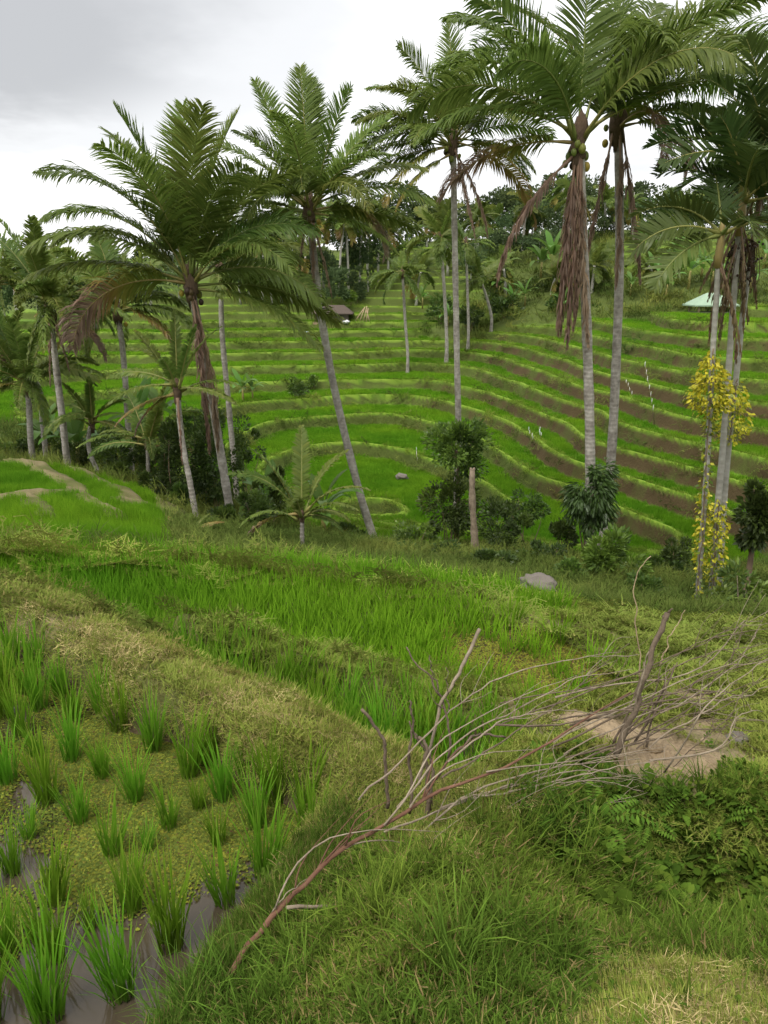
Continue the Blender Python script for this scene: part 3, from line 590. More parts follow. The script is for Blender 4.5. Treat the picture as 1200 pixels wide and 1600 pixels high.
# duckweed floating on the near paddy and, yellower, in the open corner of the field beyond
def duck(nm, c, ylw):
    mb = MB()
    for i in range(230):
        a = rg.uniform(0, 2*pi); q = .17*sqrt(rg.uniform()); s_ = rg.uniform(.004, .009); p = np.array([q*cos(a), q*sin(a), rg.uniform(0, .004)])
        k = np.arange(5)*2*pi/5+rg.uniform(0, 6); V = p+np.stack([np.cos(k)*s_, np.sin(k)*s_*.8, rg.uniform(-.002, .003, 5)], -1); mb.add(V, [[0, 1, 2, 3, 4]], a=min(1, max(0, rg.normal(c, .2))))
    return mb.data(nm, M['duckweed'])
DUCK = [duck(f'duckweed_{i}', .35+.1*i, 0) for i in range(4)]; DUCKY = [duck(f'duckweed_y_{i}', .75, 0) for i in range(2)]
x, y = in_poly(6500, PAD_A, .02); m = fbm(x*1.5, y*1.5, 3, 90)+.02+rg.normal(0, .06, len(x))
for px, py, rad in ((300,1560,.45),(420,1420,.3),(60,1240,.2),(40,1360,.22),(400,1480,.3),(330,1490,.25),(260,1550,.3),(190,1590,.35),(120,1480,.25)):
    c = G(px, py, ZA); m -= .9*np.exp(-(((x-c[0])**2+(y-c[1])**2)/rad**2))
x, y = x[m > 0], y[m > 0]; nn = len(x)
scatter('duckweed', 'olive duckweed mat floating between the near rice clumps', 'duckweed', np.stack([x, y, ZA+.003+rg.uniform(0, .004, nn)], -1), zrot(nn), uni(rg.uniform(.7, 1.3, nn)), DUCK)
x, y = in_poly(2600, PAD_3, .05); d = np.hypot(x-yel[0], y-yel[1])+.4*fbm(x*1.5, y*1.5, 2, 3); k = d < 1.5; x, y = x[k], y[k]; nn = len(x)
scatter('duckweed', 'yellow green duckweed in the thin corner of the rice field', 'duckweed', np.stack([x, y, np.full(nn, Z3+.004)], -1), zrot(nn), uni(rg.uniform(1, 1.8, nn)), DUCKY)

# turf on the banks, mown grass and straw on the path
PATH = np.array([G(a, b, -2.22) for a, b in ((-250,860),(-120,895),(40,945),(150,1000),(300,1062),(450,1132),(600,1205),(690,1262))])
LEDGE = G(1130, 1592, -1.77)
x, y, r = polar(8600, .95, 11.6, -46, 52)
z, at, *_ = terrain(x, y); dp, _ = polyline_dist(x, y, PATH); dl = np.hypot((x-LEDGE[0]), (y-LEDGE[1]))
pathm = np.maximum(sstep(.52, .34, dp), sstep(.46, .28, dl)); free = (at['z_mud'] < .12) & (rg.uniform(0, 1, len(x)) > at['z_bare']*1.5) & (poly_sd(x, y, PAD_A) < -.05) & (poly_sd(x, y, PAD_C) < .0)
near_ = poly_sd(x, y, gp(-2.2, (150,1700),(330,1490),(520,1275),(640,1228),(900,1240),(1300,1215),(1500,1400),(1500,2500),(-400,2500))) > rg.normal(0, .05, len(x))
dpt = np.hypot(x-G(1080, 1350, -2.85)[0], y-G(1080, 1350, -2.85)[1])
pick = free & near_ & (rg.uniform(0, 1, len(x)) > .72*sstep(.75, .35, dpt)) & (rg.uniform(0, 1, len(x)) > pathm*.97) & (fbm(x*2.3, y*2.3, 2, 55) > -.42)
px_, py_, pz_, pr_ = x[pick], y[pick], z[pick], r[pick]; sc_ = np.clip(pr_/3.4, .6, 3)*rg.uniform(.75, 1.2, pick.sum()); zs_ = np.where(pr_ < 4.2, .62, .5)*rg.uniform(.6, 1.4, pick.sum())*np.clip(1+1.2*fbm(px_*1.1, py_*1.1, 3, 19), .35, 1.9)
scatter('bank_grass', 'short green grass covering the banks by the paddies', 'grass', np.stack([px_, py_, pz_-.01], -1), lie(px_, py_, .28), np.stack([sc_, sc_, zs_], -1), TURF, .9)
ex, ey, er = polar(16000, 1.2, 7, -36, 20); esd = poly_sd(ex, ey, PAD_A); ek = (esd > -.16) & (esd < .05) & (polyline_dist(ex, ey, PATH)[0] > .3); ex, ey = ex[ek], ey[ek]; es = rg.uniform(.22, .42, len(ex))
scatter('bank_grass', 'short grass fringing the water of the near paddy', 'grass', np.stack([ex, ey, Hs(ex, ey)-.005], -1), lie(ex, ey, .25), np.stack([es, es, rg.uniform(.4, .9, len(ex))], -1), TURF, .9)
pick = free & (~near_) & (rg.uniform(0, 1, len(x)) > pathm*.95); px_, py_, pz_, pr_ = x[pick], y[pick], z[pick], r[pick]; sc_ = np.clip(pr_/3.4, .6, 3)*rg.uniform(.75, 1.2, pick.sum())
scatter('bund_grass', 'pale short grass on the low bunds between the rice fields', 'grass', np.stack([px_, py_, pz_-.01], -1), lie(px_, py_, .1), np.stack([sc_, sc_, rg.uniform(.35, .85, len(sc_))], -1), BUND, .5)
x, y, r = polar(6200, .95, 9, -46, 46); z, at, *_ = terrain(x, y); dp, _ = polyline_dist(x, y, PATH); dl = np.hypot((x-LEDGE[0]), (y-LEDGE[1]))
pathm = np.maximum(sstep(.55, .36, dp), sstep(.46, .28, dl)); free = (at['z_mud'] < .3) & (rg.uniform(0, 1, len(x)) > at['z_bare']*1.5)
pick = free & (rg.uniform(0, 1, len(x)) < pathm); nn = pick.sum(); k = np.clip(r[pick]/3.6, .7, 2.2)
scatter('mown_grass', 'cropped yellow green grass on the path bund', 'grass', np.stack([x[pick], y[pick], z[pick]-.004], -1), lie(x[pick], y[pick], .1), np.stack([k, k, rg.uniform(.7, 1.4, nn)], -1), MOWN)
st = np.maximum(sstep(.55, .3, dp)*np.clip(.26+1.3*fbm(x*1.6, y*1.6, 3, 33), 0.04, .8), .8*sstep(.5, .3, dl)); st = np.maximum(st, .012*(poly_sd(x, y, gp(-2.2, (520,1275),(900,1240),(1300,1215),(1500,2500),(150,2500))) > 0))
pick = (at['z_mud'] < .3) & (rg.uniform(0, 1, len(x)) < st); nn = pick.sum()
scatter('cut_straw', 'dry cut straw strewn along the path bund', 'straw', np.stack([x[pick], y[pick], z[pick]+.02], -1), lie(x[pick], y[pick], .12), np.stack([np.clip(r[pick]/4, .8, 1.6)]*2+[np.full(nn, .8)], -1)*uni(rg.uniform(.6, 1.0, nn)), STRAW)
# longer grass on bank shoulders and the slopes beyond
x, y, r = polar(7000, 1.1, 13, -36, 36); z, at, _, _, _, _, _, g = terrain(x, y); dp, _ = polyline_dist(x, y, PATH)
q = np.clip(-.02+.9*fbm(x*.9, y*.9, 3, 66), 0, 1); pick = (at['z_mud'] < .3) & (at['z_bare'] < .4) & (dp > .42) & (rg.uniform(0, 1, len(x)) < q); nn = pick.sum()
scatter('long_grass', 'long bent grass on the bank shoulders', 'grass', np.stack([x[pick], y[pick], z[pick]-.01], -1), zrot(nn, .2), uni(np.maximum(.6, r[pick]/11)*rg.uniform(.4, .95, nn)), LONG)
cx_, cy_ = [], []
for a, b, n_c in ((300,1585,26),(360,1560,20),(420,1590,22),(700,1500,26),(760,1560,20),(840,1500,18),(1100,1500,24),(1180,1480,20),(900,1340,22),(860,1390,18),(560,1450,14),(660,1400,14),(1120,1280,22),(1040,1270,20),(960,1260,18),(480,1480,16),(800,1320,18),(1180,1250,20)):
    d_ = ray(a, b); t_ = np.linspace(1.0, 6, 300); p_ = d_[None]*t_[:, None]; k_ = int(np.argmax(p_[:, 2] < Hs(p_[:, 0], p_[:, 1]))); cx_.append(p_[k_][0]+rg.normal(0, .09, n_c)); cy_.append(p_[k_][1]+rg.normal(0, .07, n_c))
cx_ = np.concatenate(cx_); cy_ = np.concatenate(cy_); nn = len(cx_)
scatter('coarse_grass', 'coarse long bladed grass tufts on the bank', 'grass', np.stack([cx_, cy_, Hs(cx_, cy_)-.01], -1), zrot(nn, .35), uni(rg.uniform(.4, .85, nn)), LONG, .8)
x, y, r = polar(12500, 1.0, 6, -20, 48); z, at, *_ = terrain(x, y); pit = G(1060, 1360, -2.8); dpit = np.hypot(x-pit[0], y-pit[1]); dp, _ = polyline_dist(x, y, PATH)
q = sstep(1.0, .45, dpit)*1.0+np.clip(.10+.9*fbm(x*1.3, y*1.3, 3, 88), .06, .6); pick = (at['z_mud'] < .2) & (at['z_bare'] < .5) & (dp > .4) & (rg.uniform(0, 1, len(x)) < q); nn = pick.sum()
scatter('weeds', 'low broad leaved weeds in the grass of the bank and its hollow', 'weeds', np.stack([x[pick], y[pick], z[pick]+.01], -1), zrot(nn, .3), uni(rg.uniform(.25, .75, nn)*(.6+.95*sstep(1.0, .5, dpit[pick]))), WEED)

# terraces across the valley
x, y, r = polar(52000, 12, 100, -33, 33); z, at, wt, f, ro, lf, tl, g = terrain(x, y)
rise = at['z_riser']; lip = at['z_lip']; tr = at['z_tread']; u = rg.uniform(0, 1, len(x))
gs = np.maximum(g, .06)/np.where(z < -3.2, .86, .95); mrg = np.minimum(.30*gs, .2)
pick = (tr > .4) & (at['z_bare'] < .2) & (lip < .25) & ((at['low'] > .5) | ((f > lf*1.1+mrg*.6) & (f < 1-ro-mrg))); nn = pick.sum(); k = np.clip(r[pick]/48, .55, 1.6)
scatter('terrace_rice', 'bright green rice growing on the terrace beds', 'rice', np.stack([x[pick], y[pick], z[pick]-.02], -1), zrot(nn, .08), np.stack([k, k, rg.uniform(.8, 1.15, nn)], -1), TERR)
pick = (tr > .4) & (rise > .5) & (u < .35-at['brown']*1.2); nn = pick.sum(); k = np.clip(r[pick]/30, .6, 2)
scatter('riser_grass', 'dull grass and weeds clinging to the terrace walls', 'grass', np.stack([x[pick], y[pick], z[pick]-.04], -1), zrot(nn, .5), np.stack([k, k, rg.uniform(.25, .6, nn)], -1), WILD)
x, y, r = polar(52000, 17, 105, -33, 33); z, at, wt, f, ro, lf, tl, g = terrain(x, y); rise = at['z_riser']; lip = at['z_lip']
pick = (at['z_tread'] > .4) & (lip > .4) & (rise < .9); nn = pick.sum(); k = np.clip(r[pick]/45, .55, 2.0)
scatter('lip_grass', 'pale grass along the edges of the terraces', 'grass', np.stack([x[pick], y[pick], z[pick]-.02], -1), zrot(nn, .25), np.stack([k, k, rg.uniform(.5, 1.0, nn)], -1), LIP, .15)
x, y, r = polar(11500, 11.3, 125, -42, 46); z, at, wt, *_ = terrain(x, y)
pick = (at['z_tread'] < .4) & (at['z_bare'] < .12) & (at['low'] < .3); nn = pick.sum(); k = np.clip(r[pick]/26, .7, 3.4)
scatter('rough_grass', 'rough grass and undergrowth in the gully and on the planted slope', 'grass', np.stack([x[pick], y[pick], z[pick]-.03], -1), zrot(nn, .25), np.stack([k, k, rg.uniform(.7, 1.5, nn)*np.sqrt(k)*np.where(r[pick] < 24, .6, 1)], -1), WILD)

# ------------------------------------------------------------------ palms
def mpp(px, py, Y): return Y/ray(px, py)[1]/FPX                       # metres per photograph pixel at a depth
UP = np.array([0, 0, 1.])
def frond_mesh(L, az, el, droop, kind, rg, nl=66, leaf=.78, wid=.05, g=.46, rw=.035, seg=3, stiff=False):
    """One feather frond: rib mesh and its leaflets, drooping under their own weight."""
    n = 15; s_ = np.linspace(0, 1, n); pit = el-droop*s_**1.35; ds = L/(n-1)
    az_s = az+rg.normal(0, .10)*s_**2*2
    d = np.stack([np.cos(az_s)*np.cos(pit), np.sin(az_s)*np.cos(pit), np.sin(pit)], -1)
    pts = np.concatenate([[[0, 0, 0]], np.cumsum((d[:-1]+d[1:])/2*ds, 0)])
    base_t = {'green': rg.uniform(.0, .26), 'yellow': rg.uniform(.42, .55), 'half': .2, 'dead': .85}[kind]
    rad = rw*(1-.86*s_)*np.where(s_ < .08, 1.5, 1); V, Q, T = tube(pts, rad, 4)
    rib = mesh_data('frond_rib', V, [Q, T], M['rachis'], {'tint': np.full(len(V), {'green': rg.uniform(0, .35), 'yellow': .5, 'half': .6, 'dead': 1}[kind])})
    u = np.sort(np.concatenate([np.linspace(.16, 1, nl)]*2))+rg.uniform(-.004, .004, 2*nl); u = np.clip(u, .13, 1); sg = np.tile([1., -1.], nl)
    keep = rg.uniform(0, 1, len(u)) < (.8 if kind == 'dead' else .96); u = u[keep]; sg = sg[keep]
    m = len(u); ix = u*(n-1); i0 = np.clip(ix.astype(int), 0, n-2); fr = (ix-i0)[:, None]
    p0 = pts[i0]*(1-fr)+pts[i0+1]*fr; t = norm(d[i0]*(1-fr)+d[i0+1]*fr)
    side = np.array([-sin(az), cos(az), 0]); roll = rg.normal(0, .35)+rg.normal(0, .5)*u
    upv = norm(np.cross(t, side)); upv = upv*np.sign(upv[:, 2:3]+1e-6)
    sd = norm(side*np.cos(roll)[:, None]+upv*np.sin(roll)[:, None])
    prof = np.clip(.30+1.05*np.sin(pi*np.clip(u*.92+.06, 0, 1))**.8, .25, 1.2)*np.where(u > .93, .8, 1)
    ll = 1.0*leaf*prof*rg.uniform(.85, 1.12, m)*(L/4.5)*(.6 if kind == 'dead' else 1)
    sw = np.where(u < .3, .48, .52+.55*(u-.3)); vv = .26
    if kind == 'dead': sw = sw+.75; g = g*2.2; vv = 0
    dr = norm(sd*(sg*np.cos(sw))[:, None]+t*np.sin(sw)[:, None]+upv*vv+rg.normal(0, .065 if kind != 'dead' else .16, (m, 3)))
    gg = g*rg.uniform(.6, 1.35, m)*(.3 if stiff else 1)*(.28+.85*np.clip(1-t[:, 2], 0, 1.2)); ps = [p0]; ww = []
    for k in range(seg):
        ps.append(ps[-1]+dr*(ll/seg)[:, None]); ww.append(norm(t-(np.sum(t*dr, 1)[:, None])*dr+rg.normal(0, .25, (m, 3)))); dr = norm(dr-UP*gg[:, None])
    V = []; wk = 1.15*wid*rg.uniform(.75, 1.2, m)*(L/4.5)**.5
    for k in range(seg):
        f_ = (.6, 1.0, .75)[k] if seg == 3 else (.8, .9)[k]; V += [ps[k]-ww[k]*(wk*f_/2)[:, None], ps[k]+ww[k]*(wk*f_/2)[:, None]]
    V.append(ps[seg]); V = np.stack(V, 1); c = 2*seg+1; b = (np.arange(m)*c)[:, None]
    Q = np.concatenate([b+np.array([[2*k, 2*k+1, 2*k+3, 2*k+2]]) for k in range(seg-1)]); T = b+np.array([[c-3, c-2, c-1]])
    tt = base_t+rg.normal(0, .05, m)
    if kind == 'half': tt = np.where(u < .35, .22+.4*u, .38+.55*np.clip((u-.35)/.35, 0, 1))+rg.normal(0, .05, m)
    if kind == 'yellow': tt = tt+.25*(u-.5)
    if kind == 'green': tt = tt+.10*sstep(.88, 1, u)*rg.uniform(0, 1)
    tt = np.repeat(tt[:, None], c, 1)+np.linspace(0, .06, c)[None]
    return rib, V.reshape(-1, 3), Q, T, np.clip(tt, 0, 1).ravel()
def trunk_mesh(name, pts, r0, r1, mat, n=44, sides=10, ringy=.06, flare=.85, rg=rg):
    c = spline(pts, n); u = np.linspace(0, 1, n); rad = r0+(r1-r0)*u + r0*flare*np.exp(-u*16)
    rad = rad*(1+ringy*rg.uniform(-1, 1, n)); V, Q, T = tube(c, rad, sides); return mesh_data(name, V, [Q, T], mat)
def ball(c, r, rg, a=0.0, n1=6, n2=8, rough=.0):
    th = np.linspace(0, pi, n1+1); ph = np.arange(n2)*2*pi/n2
    d = np.stack([np.outer(np.sin(th), np.cos(ph)), np.outer(np.sin(th), np.sin(ph)), np.outer(np.cos(th), np.ones(n2))], -1)
    V = np.asarray(c)+d*np.asarray(r)*(1+rough*rg.uniform(-1, 1, (n1+1, n2, 1))); i = np.arange(n1)[:, None]*n2; j = np.arange(n2)[None]
    F = np.stack([i+j, i+n2+j, i+n2+(j+1) % n2, i+(j+1) % n2], -1).reshape(-1, 4); return V.reshape(-1, 3), F
def coconut_palm(label, trunk_px, Y, r0, fronds, nuts=6, leaf=.78, seed=0, group='coconut palms by the gully', fibre=1.0, lean_y=0.0, r1=None, nl=100, sink=.4, bark_='palm_bark', name='coconut_palm', wid=.05):
    rg = np.random.default_rng(seed+100); W = np.array([P(a, b, Y+lean_y*i/(len(trunk_px)-1)) for i, (a, b) in enumerate(trunk_px)])
    base = W[0].copy(); base[2] = min(base[2], H(base[0], base[1])+.1); root = empty(name, base, label, 'palm tree', group)
    loc = W-base; foot = [[0, 0, -sink]] if loc[0][2] > .35 else [[loc[0][0], loc[0][1], loc[0][2]-sink]]
    obj('trunk', trunk_mesh('palm_trunk', np.concatenate([foot, loc]), r0, r1 or r0*.78, M[bark_]), root)
    top = loc[-1]
    if fibre:
        V, F = ball(top+[0, 0, -.15], np.array([.21, .21, .62])*fibre, rg, 0, 12, 11, .28); obj('fibre_sheath', mesh_data('fibre', V, F, M['husk']), root)
    for q in fronds:
        az, el, L, dr = q[:4]; kind = q[4] if len(q) > 4 else 'green'
        az = R(az+rg.normal(0, 5)); rib, V, Q, T, tt = frond_mesh(L*rg.uniform(.95, 1.05), az, R(el), R(dr+rg.normal(0, 5)), kind, rg, nl, leaf, wid)
        fo = obj('frond', rib, root); off = top+np.array([cos(az)*.1, sin(az)*.1, rg.uniform(-.25, .15) if el > -20 else rg.uniform(-.5, -.1)]); fo.location = off
        obj('leaflets', mesh_data('frond_leaflets', V, [Q, T], M['palm'], {'tint': tt}), fo, 'stuff')
        if kind in ('half', 'dead', 'yellow'): fo['label'] = {'half': 'frond browning towards its tip', 'dead': 'dead brown frond hanging down', 'yellow': 'old yellowing frond'}[kind]
    for i in range(nuts):
        a = rg.uniform(0, 2*pi); V, F = ball((0, 0, 0), np.array([.095, .095, .12])*rg.uniform(.75, 1.1), rg, 0, 6, 8)
        o = obj('coconut', mesh_data('coconut', V, F, M['coconut'], {'tint': np.full(len(V), rg.choice([.05, .1, .15, .45, .95, 1.0]))}), root); o.location = top+np.array([cos(a)*.30, sin(a)*.30, rg.uniform(-.8, -.2)])
    return root

coconut_palm('bushy coconut palm with wide crown and brown dead fronds down its leaning trunk', [(366,842),(350,740),(330,620),(312,520),(297,440)], 24, .155, [
 (90,86,5.1,8),(200,82,5.0,22),(300,79,4.9,34),(20,81,5.0,26),(150,76,5.3,45),(250,73,5,60),(60,71,5.1,52),(120,66,5,66),(350,69,4.8,58),(170,63,4.9,90),(188,42,4.7,72),(0,52,4.5,82),(330,46,4.4,95),(183,20,4.6,42),(168,12,4.3,58),(5,24,4.3,80),(12,6,4.6,52),(350,-4,4.2,50),(35,16,4,70),(210,68,4.9,70),(315,70,4.8,72),(40,45,4.4,80),(195,55,4.6,85),
 (196,12,4.5,88,'half'),(285,-66,4.9,20,'dead'),(330,-74,4.9,12,'dead'),(300,-78,4.2,10,'dead')], 7, .85, 1)
coconut_palm('dark slim coconut palm standing close behind the bushy wide one', [(368,752),(358,640),(347,520),(345,425)], 31, .13, [
 (10,60,3.8,70),(350,35,4,75),(20,15,4,60),(340,10,4.2,60),(60,50,3.6,70),(180,50,3.4,80),(90,70,4,40),(0,75,3.8,40),(130,40,3.4,80),(5,-5,4,50),(280,20,3.2,90)], 4, .8, 2)
coconut_palm('leaning coconut palm with upright crown in front of the small hut', [(592,866),(562,770),(523,610),(497,460),(483,322)], 26.5, .165, [
 (100,85,4.3,8),(160,73,4.1,18),(30,75,4.1,18),(80,81,4.2,12),(0,49,4.2,32),(180,43,4,42),(195,36,3.8,58),(10,26,4.3,52),(0,9,3.9,48),(182,18,3.7,58),(190,0,3.4,50),(350,-6,3.1,40),(270,42,3.5,88),(300,32,3.5,92),(60,42,3.7,66),(120,42,3.7,66),(240,22,3.4,80),(140,60,3.9,45),(350,62,3.9,40),(220,58,3.7,60),(320,55,3.7,65),(255,65,3.6,60),(170,30,3.6,60),(15,38,3.9,50),
 (5,18,3.5,118,'half'),(275,-72,2.7,16,'dead'),(200,-76,2.3,10,'dead'),(340,-70,2.6,12,'dead')], 5, .74, 3)
coconut_palm('straight coconut palm rising behind the round dark green tree', [(716,690),(714,560),(711,400),(708,222)], 33, .15, [
 (100,85,4.6,8),(150,71,4.4,32),(40,73,4.3,28),(175,56,4.2,62),(185,41,4,68),(183,23,4.2,56),(180,9,4.1,48),(190,-5,3.9,42),(5,53,4.4,52),(0,31,4.2,58),(355,13,3.8,54),(10,0,3.6,58),(270,42,3.7,90),(90,42,4.1,60),(60,46,4.1,60),(240,32,3.7,88),(310,36,3.8,80),(130,60,4.2,50),(220,55,3.9,75),(330,58,4,70),(270,68,4,70),(195,30,4,62),(350,42,4,62),(172,40,4.1,60),
 (200,-14,4,58,'yellow'),(340,-14,4,58,'yellow'),(215,-25,3.6,50,'yellow'),(305,-62,3.7,18,'dead'),(350,-55,3.4,26,'dead')], 6, .78, 4)
coconut_palm('tall coconut palm with yellow coconuts and a thick skirt of dead fronds', [(921,860),(922,700),(917,520),(911,380),(905,212)], 20.5, .15, [
 (90,86,5.2,6),(150,71,4.8,38),(165,56,4.6,68),(180,46,4.5,88),(185,26,4,68),(45,73,5,32),(10,63,5.2,48),(0,43,5.4,46),(5,31,5.2,38),(20,51,5,44),(230,56,4.2,92),(310,52,4.4,96),(120,60,4.8,55),(200,60,4.5,70),(335,60,4.8,60),
 (178,6,3.8,58,'half'),(196,-38,3.8,46,'dead'),(272,-84,4.9,4,'dead'),(305,-85,4.7,4,'dead'),(240,-85,4.7,4,'dead'),(220,-84,4.3,5,'dead'),(285,-83,4.5,5,'dead')], 9, .86, 5)
coconut_palm('grey coconut palm beside the one with the dead frond skirt', [(948,790),(956,700),(963,560),(968,400),(966,185)], 22.5, .15, [
 (0,46,5.2,58),(20,61,5.2,48),(340,36,5,68),(10,21,4.7,68),(180,61,4.6,58),(90,81,5.2,16),(60,61,5.2,38),(120,51,4.9,48),(270,51,4.4,88),(30,35,5,50),(345,10,4.4,60),
 (285,25,3.1,118,'half'),(320,10,3,115,'half'),(335,-76,4.2,8,'dead'),(200,-80,3.6,8,'dead'),(300,-80,4,6,'dead')], 4, .86, 6)
SMALL = lambda rg, n, L, lo=-5, hi=80: [(rg.uniform(0, 360), lo+(hi-lo)*(i+.5)/n, L*rg.uniform(.85, 1.1), rg.uniform(45, 95) if i < n*.75 else rg.uniform(10, 35)) for i in range(n)]
r_ = np.random.default_rng(77)
coconut_palm('coconut palm with dark drooping crown and pale trunk beside the lower rice fields', [(107,742),(97,650),(86,560),(77,478)], 30, .15, SMALL(r_, 28, 3.3)+[(270,-75,2.6,10,'dead'),(330,-72,2.4,12,'dead'),(0,-20,2.8,60,'half')], 3, .62, 7, 'palms beyond the lower left fields', nl=52, wid=.085)
coconut_palm('stocky palm with low shaggy crown at the far side of the lower fields', [(55,738),(48,690),(45,630),(40,596)], 33, .15, SMALL(r_, 26, 3.2)+[(200,10,2.8,80,'yellow')], 0, .62, 8, 'palms beyond the lower left fields', nl=52, wid=.085)
coconut_palm('short palm leaning out of the picture edge beside the shaggy one', [(72,715),(66,660),(58,600),(8,560)], 36, .13, SMALL(r_, 20, 3.2), 0, .62, 18, 'palms beyond the lower left fields', nl=52, wid=.085)
coconut_palm('coconut palm half hidden behind the bushy wide palm, pale lower trunk', [(207,756),(200,660),(193,560),(183,482)], 34, .15, SMALL(r_, 26, 3.8)+[(185,-10,3.6,55,'yellow'),(0,-15,3.4,55,'yellow'),(200,20,3.4,60,'yellow')], 3, .7, 9, 'palms beyond the lower left fields', nl=52, wid=.085)
coconut_palm('small palm with bent red brown trunk beyond the earth bunds', [(158,748),(143,715),(138,690),(143,655)], 30, .10, SMALL(r_, 15, 2.0, 0, 75), 0, .55, 10, 'palms beyond the lower left fields', nl=52, wid=.085, fibre=.6)
coconut_palm('short leaning palm with upright fan crown before the dark thicket', [(312,842),(298,760),(285,690),(276,605)], 22, .10, [(90,82,2.2,10),(200,72,2.0,25),(330,70,2.1,25),(30,64,2.1,40),(150,55,2,60),(180,25,2.1,60),(0,30,2,60),(200,5,2,50),(345,8,2,45),(270,60,1.9,70),(110,40,2,60),(190,-10,2.1,40,'yellow'),(175,-25,1.9,40,'half'),(280,-70,1.9,14,'dead')], 0, .5, 11, 'palms by the gully', nl=48, wid=.085, fibre=.6)
coconut_palm('young trunkless palm with arching fronds at the edge of the near field', [(472,856),(472,820),(471,800)], 19, .07, [(185,62,2.3,70),(175,75,2.4,45),(90,82,2.3,20),(20,72,2.2,40),(5,50,2,75),(200,40,1.8,80),(340,45,1.8,80),(270,60,1.8,80),(0,20,1.3,80),(186,5,1.7,70,'half'),(350,5,1.2,70)], 0, .5, 12, 'palms by the gully', nl=48, wid=.085, fibre=.35, sink=.2)
coconut_palm('low yellowing palm seedling at the foot of the short leaning palm', [(290,850),(290,838)], 17.5, .04, [(180,40,1.0,60,'yellow'),(150,60,1.0,60,'yellow'),(20,45,1.0,60,'yellow'),(60,65,.9,50),(220,30,.9,50),(0,20,.8,50),(190,15,1.0,40,'yellow')], 0, .4, 13, 'palms by the gully', nl=48, wid=.085, fibre=0, sink=.1)
coconut_palm('leafy palm sapling in the thicket behind the short leaning palm', [(232,745),(230,690)], 27, .08, SMALL(r_, 17, 2.4, 5, 78)+[(10,10,2.2,60,'yellow')], 0, .55, 14, 'palms by the gully', nl=48, wid=.085, fibre=.5)
coconut_palm('palm crown cut by the upper left picture edge', [(-12,720),(-10,600),(-6,440)], 44, .14, SMALL(r_, 20, 3.0), 0, .6, 15, 'palms beyond the lower left fields', nl=52, wid=.085)
coconut_palm('pale far coconut palm with drooping crown standing on the middle terraces', [(637,552),(633,500),(629,425)], 78, .17, SMALL(r_, 14, 3.6, -35, 60), 0, .8, 16, 'palms on the far terraces', nl=42, wid=.14)
coconut_palm('tall white trunked coconut palm at the gully head on the far terraces', [(698,532),(694,450),(688,372)], 80, .20, SMALL(r_, 16, 3.9, -30, 75), 0, .85, 17, 'palms on the far terraces', nl=42, wid=.14)
coconut_palm('thin far coconut palm between the straight palm and the gully head', [(732,512),(730,440),(728,378)], 86, .17, SMALL(r_, 14, 3.6, -25, 75), 0, .85, 19, 'palms on the far terraces', nl=42, wid=.14)
coconut_palm('curved young coconut palm at the top of the gully', [(768,497),(762,470),(752,440)], 90, .19, SMALL(r_, 13, 3.9, 0, 80), 0, .85, 20, 'palms on the far terraces', nl=42, wid=.14)

# ------------------------------------------------------------------ areca palms and the yellow vines on their trunks
def areca_palm(label, trunk_px, Y, r0, crown, seed, skirt=0):
    rg = np.random.default_rng(seed+500); W = np.array([P(a, b, Y) for a, b in trunk_px]); base = W[0]; root = empty('areca_palm', base, label, 'palm tree', 'areca palms at the field corner')
    loc = W-base; obj('trunk', trunk_mesh('areca_trunk', np.concatenate([[loc[0]-[0, 0, .5]], loc]), r0, r0*.8, M['areca_bark'], 46, 9, .05, .3), root); top = loc[-1]
    V, Q, T = tube(spline([top-[0, 0, .1], top+[0, 0, .35], top+[0, 0, .7]], 6), [r0, r0*1.25, r0*1.2, r0, r0*.8, r0*.5], 9)
    obj('crownshaft', mesh_data('crownshaft', V, [Q, T], M['rachis'], {'tint': np.full(len(V), .3 if not skirt else .6)}), root)
    for az, el, L, dr, tn in crown:
        rib, V, Q, T, tt = frond_mesh(L, R(az), R(el), R(dr), 'green', rg, 34, 1.05, .075, .22, .03, 3, True)
        fo = obj('frond', rib, root); fo.location = top+[0, 0, .45]; obj('leaflets', mesh_data('areca_leaflets', V, [Q, T], M['areca'], {'tint': np.clip(tn+.5*(tt-tt.min())*.6, 0, 1)}), fo, 'stuff')
    for i in range(skirt):
        rib, V, Q, T, tt = frond_mesh(rg.uniform(1.3, 1.9), rg.uniform(0, 6.28), R(rg.uniform(-80, -55)), R(15), 'dead', rg, 24, 1.0, .06, .5, .02)
        fo = obj('frond', rib, root); fo.location = top+[0, 0, rg.uniform(-.2, .3)]; fo['label'] = 'dead drooping frond'; obj('leaflets', mesh_data('areca_dead_leaflets', V, [Q, T], M['areca'], {'tint': tt*.4+.62}), fo, 'stuff')
    return root
fan = lambda n, L, s: [(i*360/n*1.0+s*17 % 50, (80, 62, 45, 28, 10, 50, 70)[i % 7], L*(.85+.3*((i*7+s) % 5)/5), (30, 50, 65, 60, 50, 70, 45)[i % 7], .05+.12*((i+s) % 3)) for i in range(n)]
areca_palm('areca palm with ringed pale trunk, the leaning left one of the vine clad trio', [(1088,955),(1096,850),(1106,700),(1113,560),(1119,470),(1122,410)], 13.6, .058, [(190,20,1.7,70,.35),(175,45,1.7,80,.3),(200,-10,1.6,60,.45),(0,30,1.5,80,.3),(270,30,1.5,80,.35),(90,70,1.6,40,.2)], 1, 5)
areca_palm('areca palm with thick dead brown skirt, middle one of the vine clad trio', [(1110,955),(1118,830),(1130,690),(1141,540),(1148,440),(1155,360)], 14.0, .066, fan(14, 1.9, 1), 2, 9)
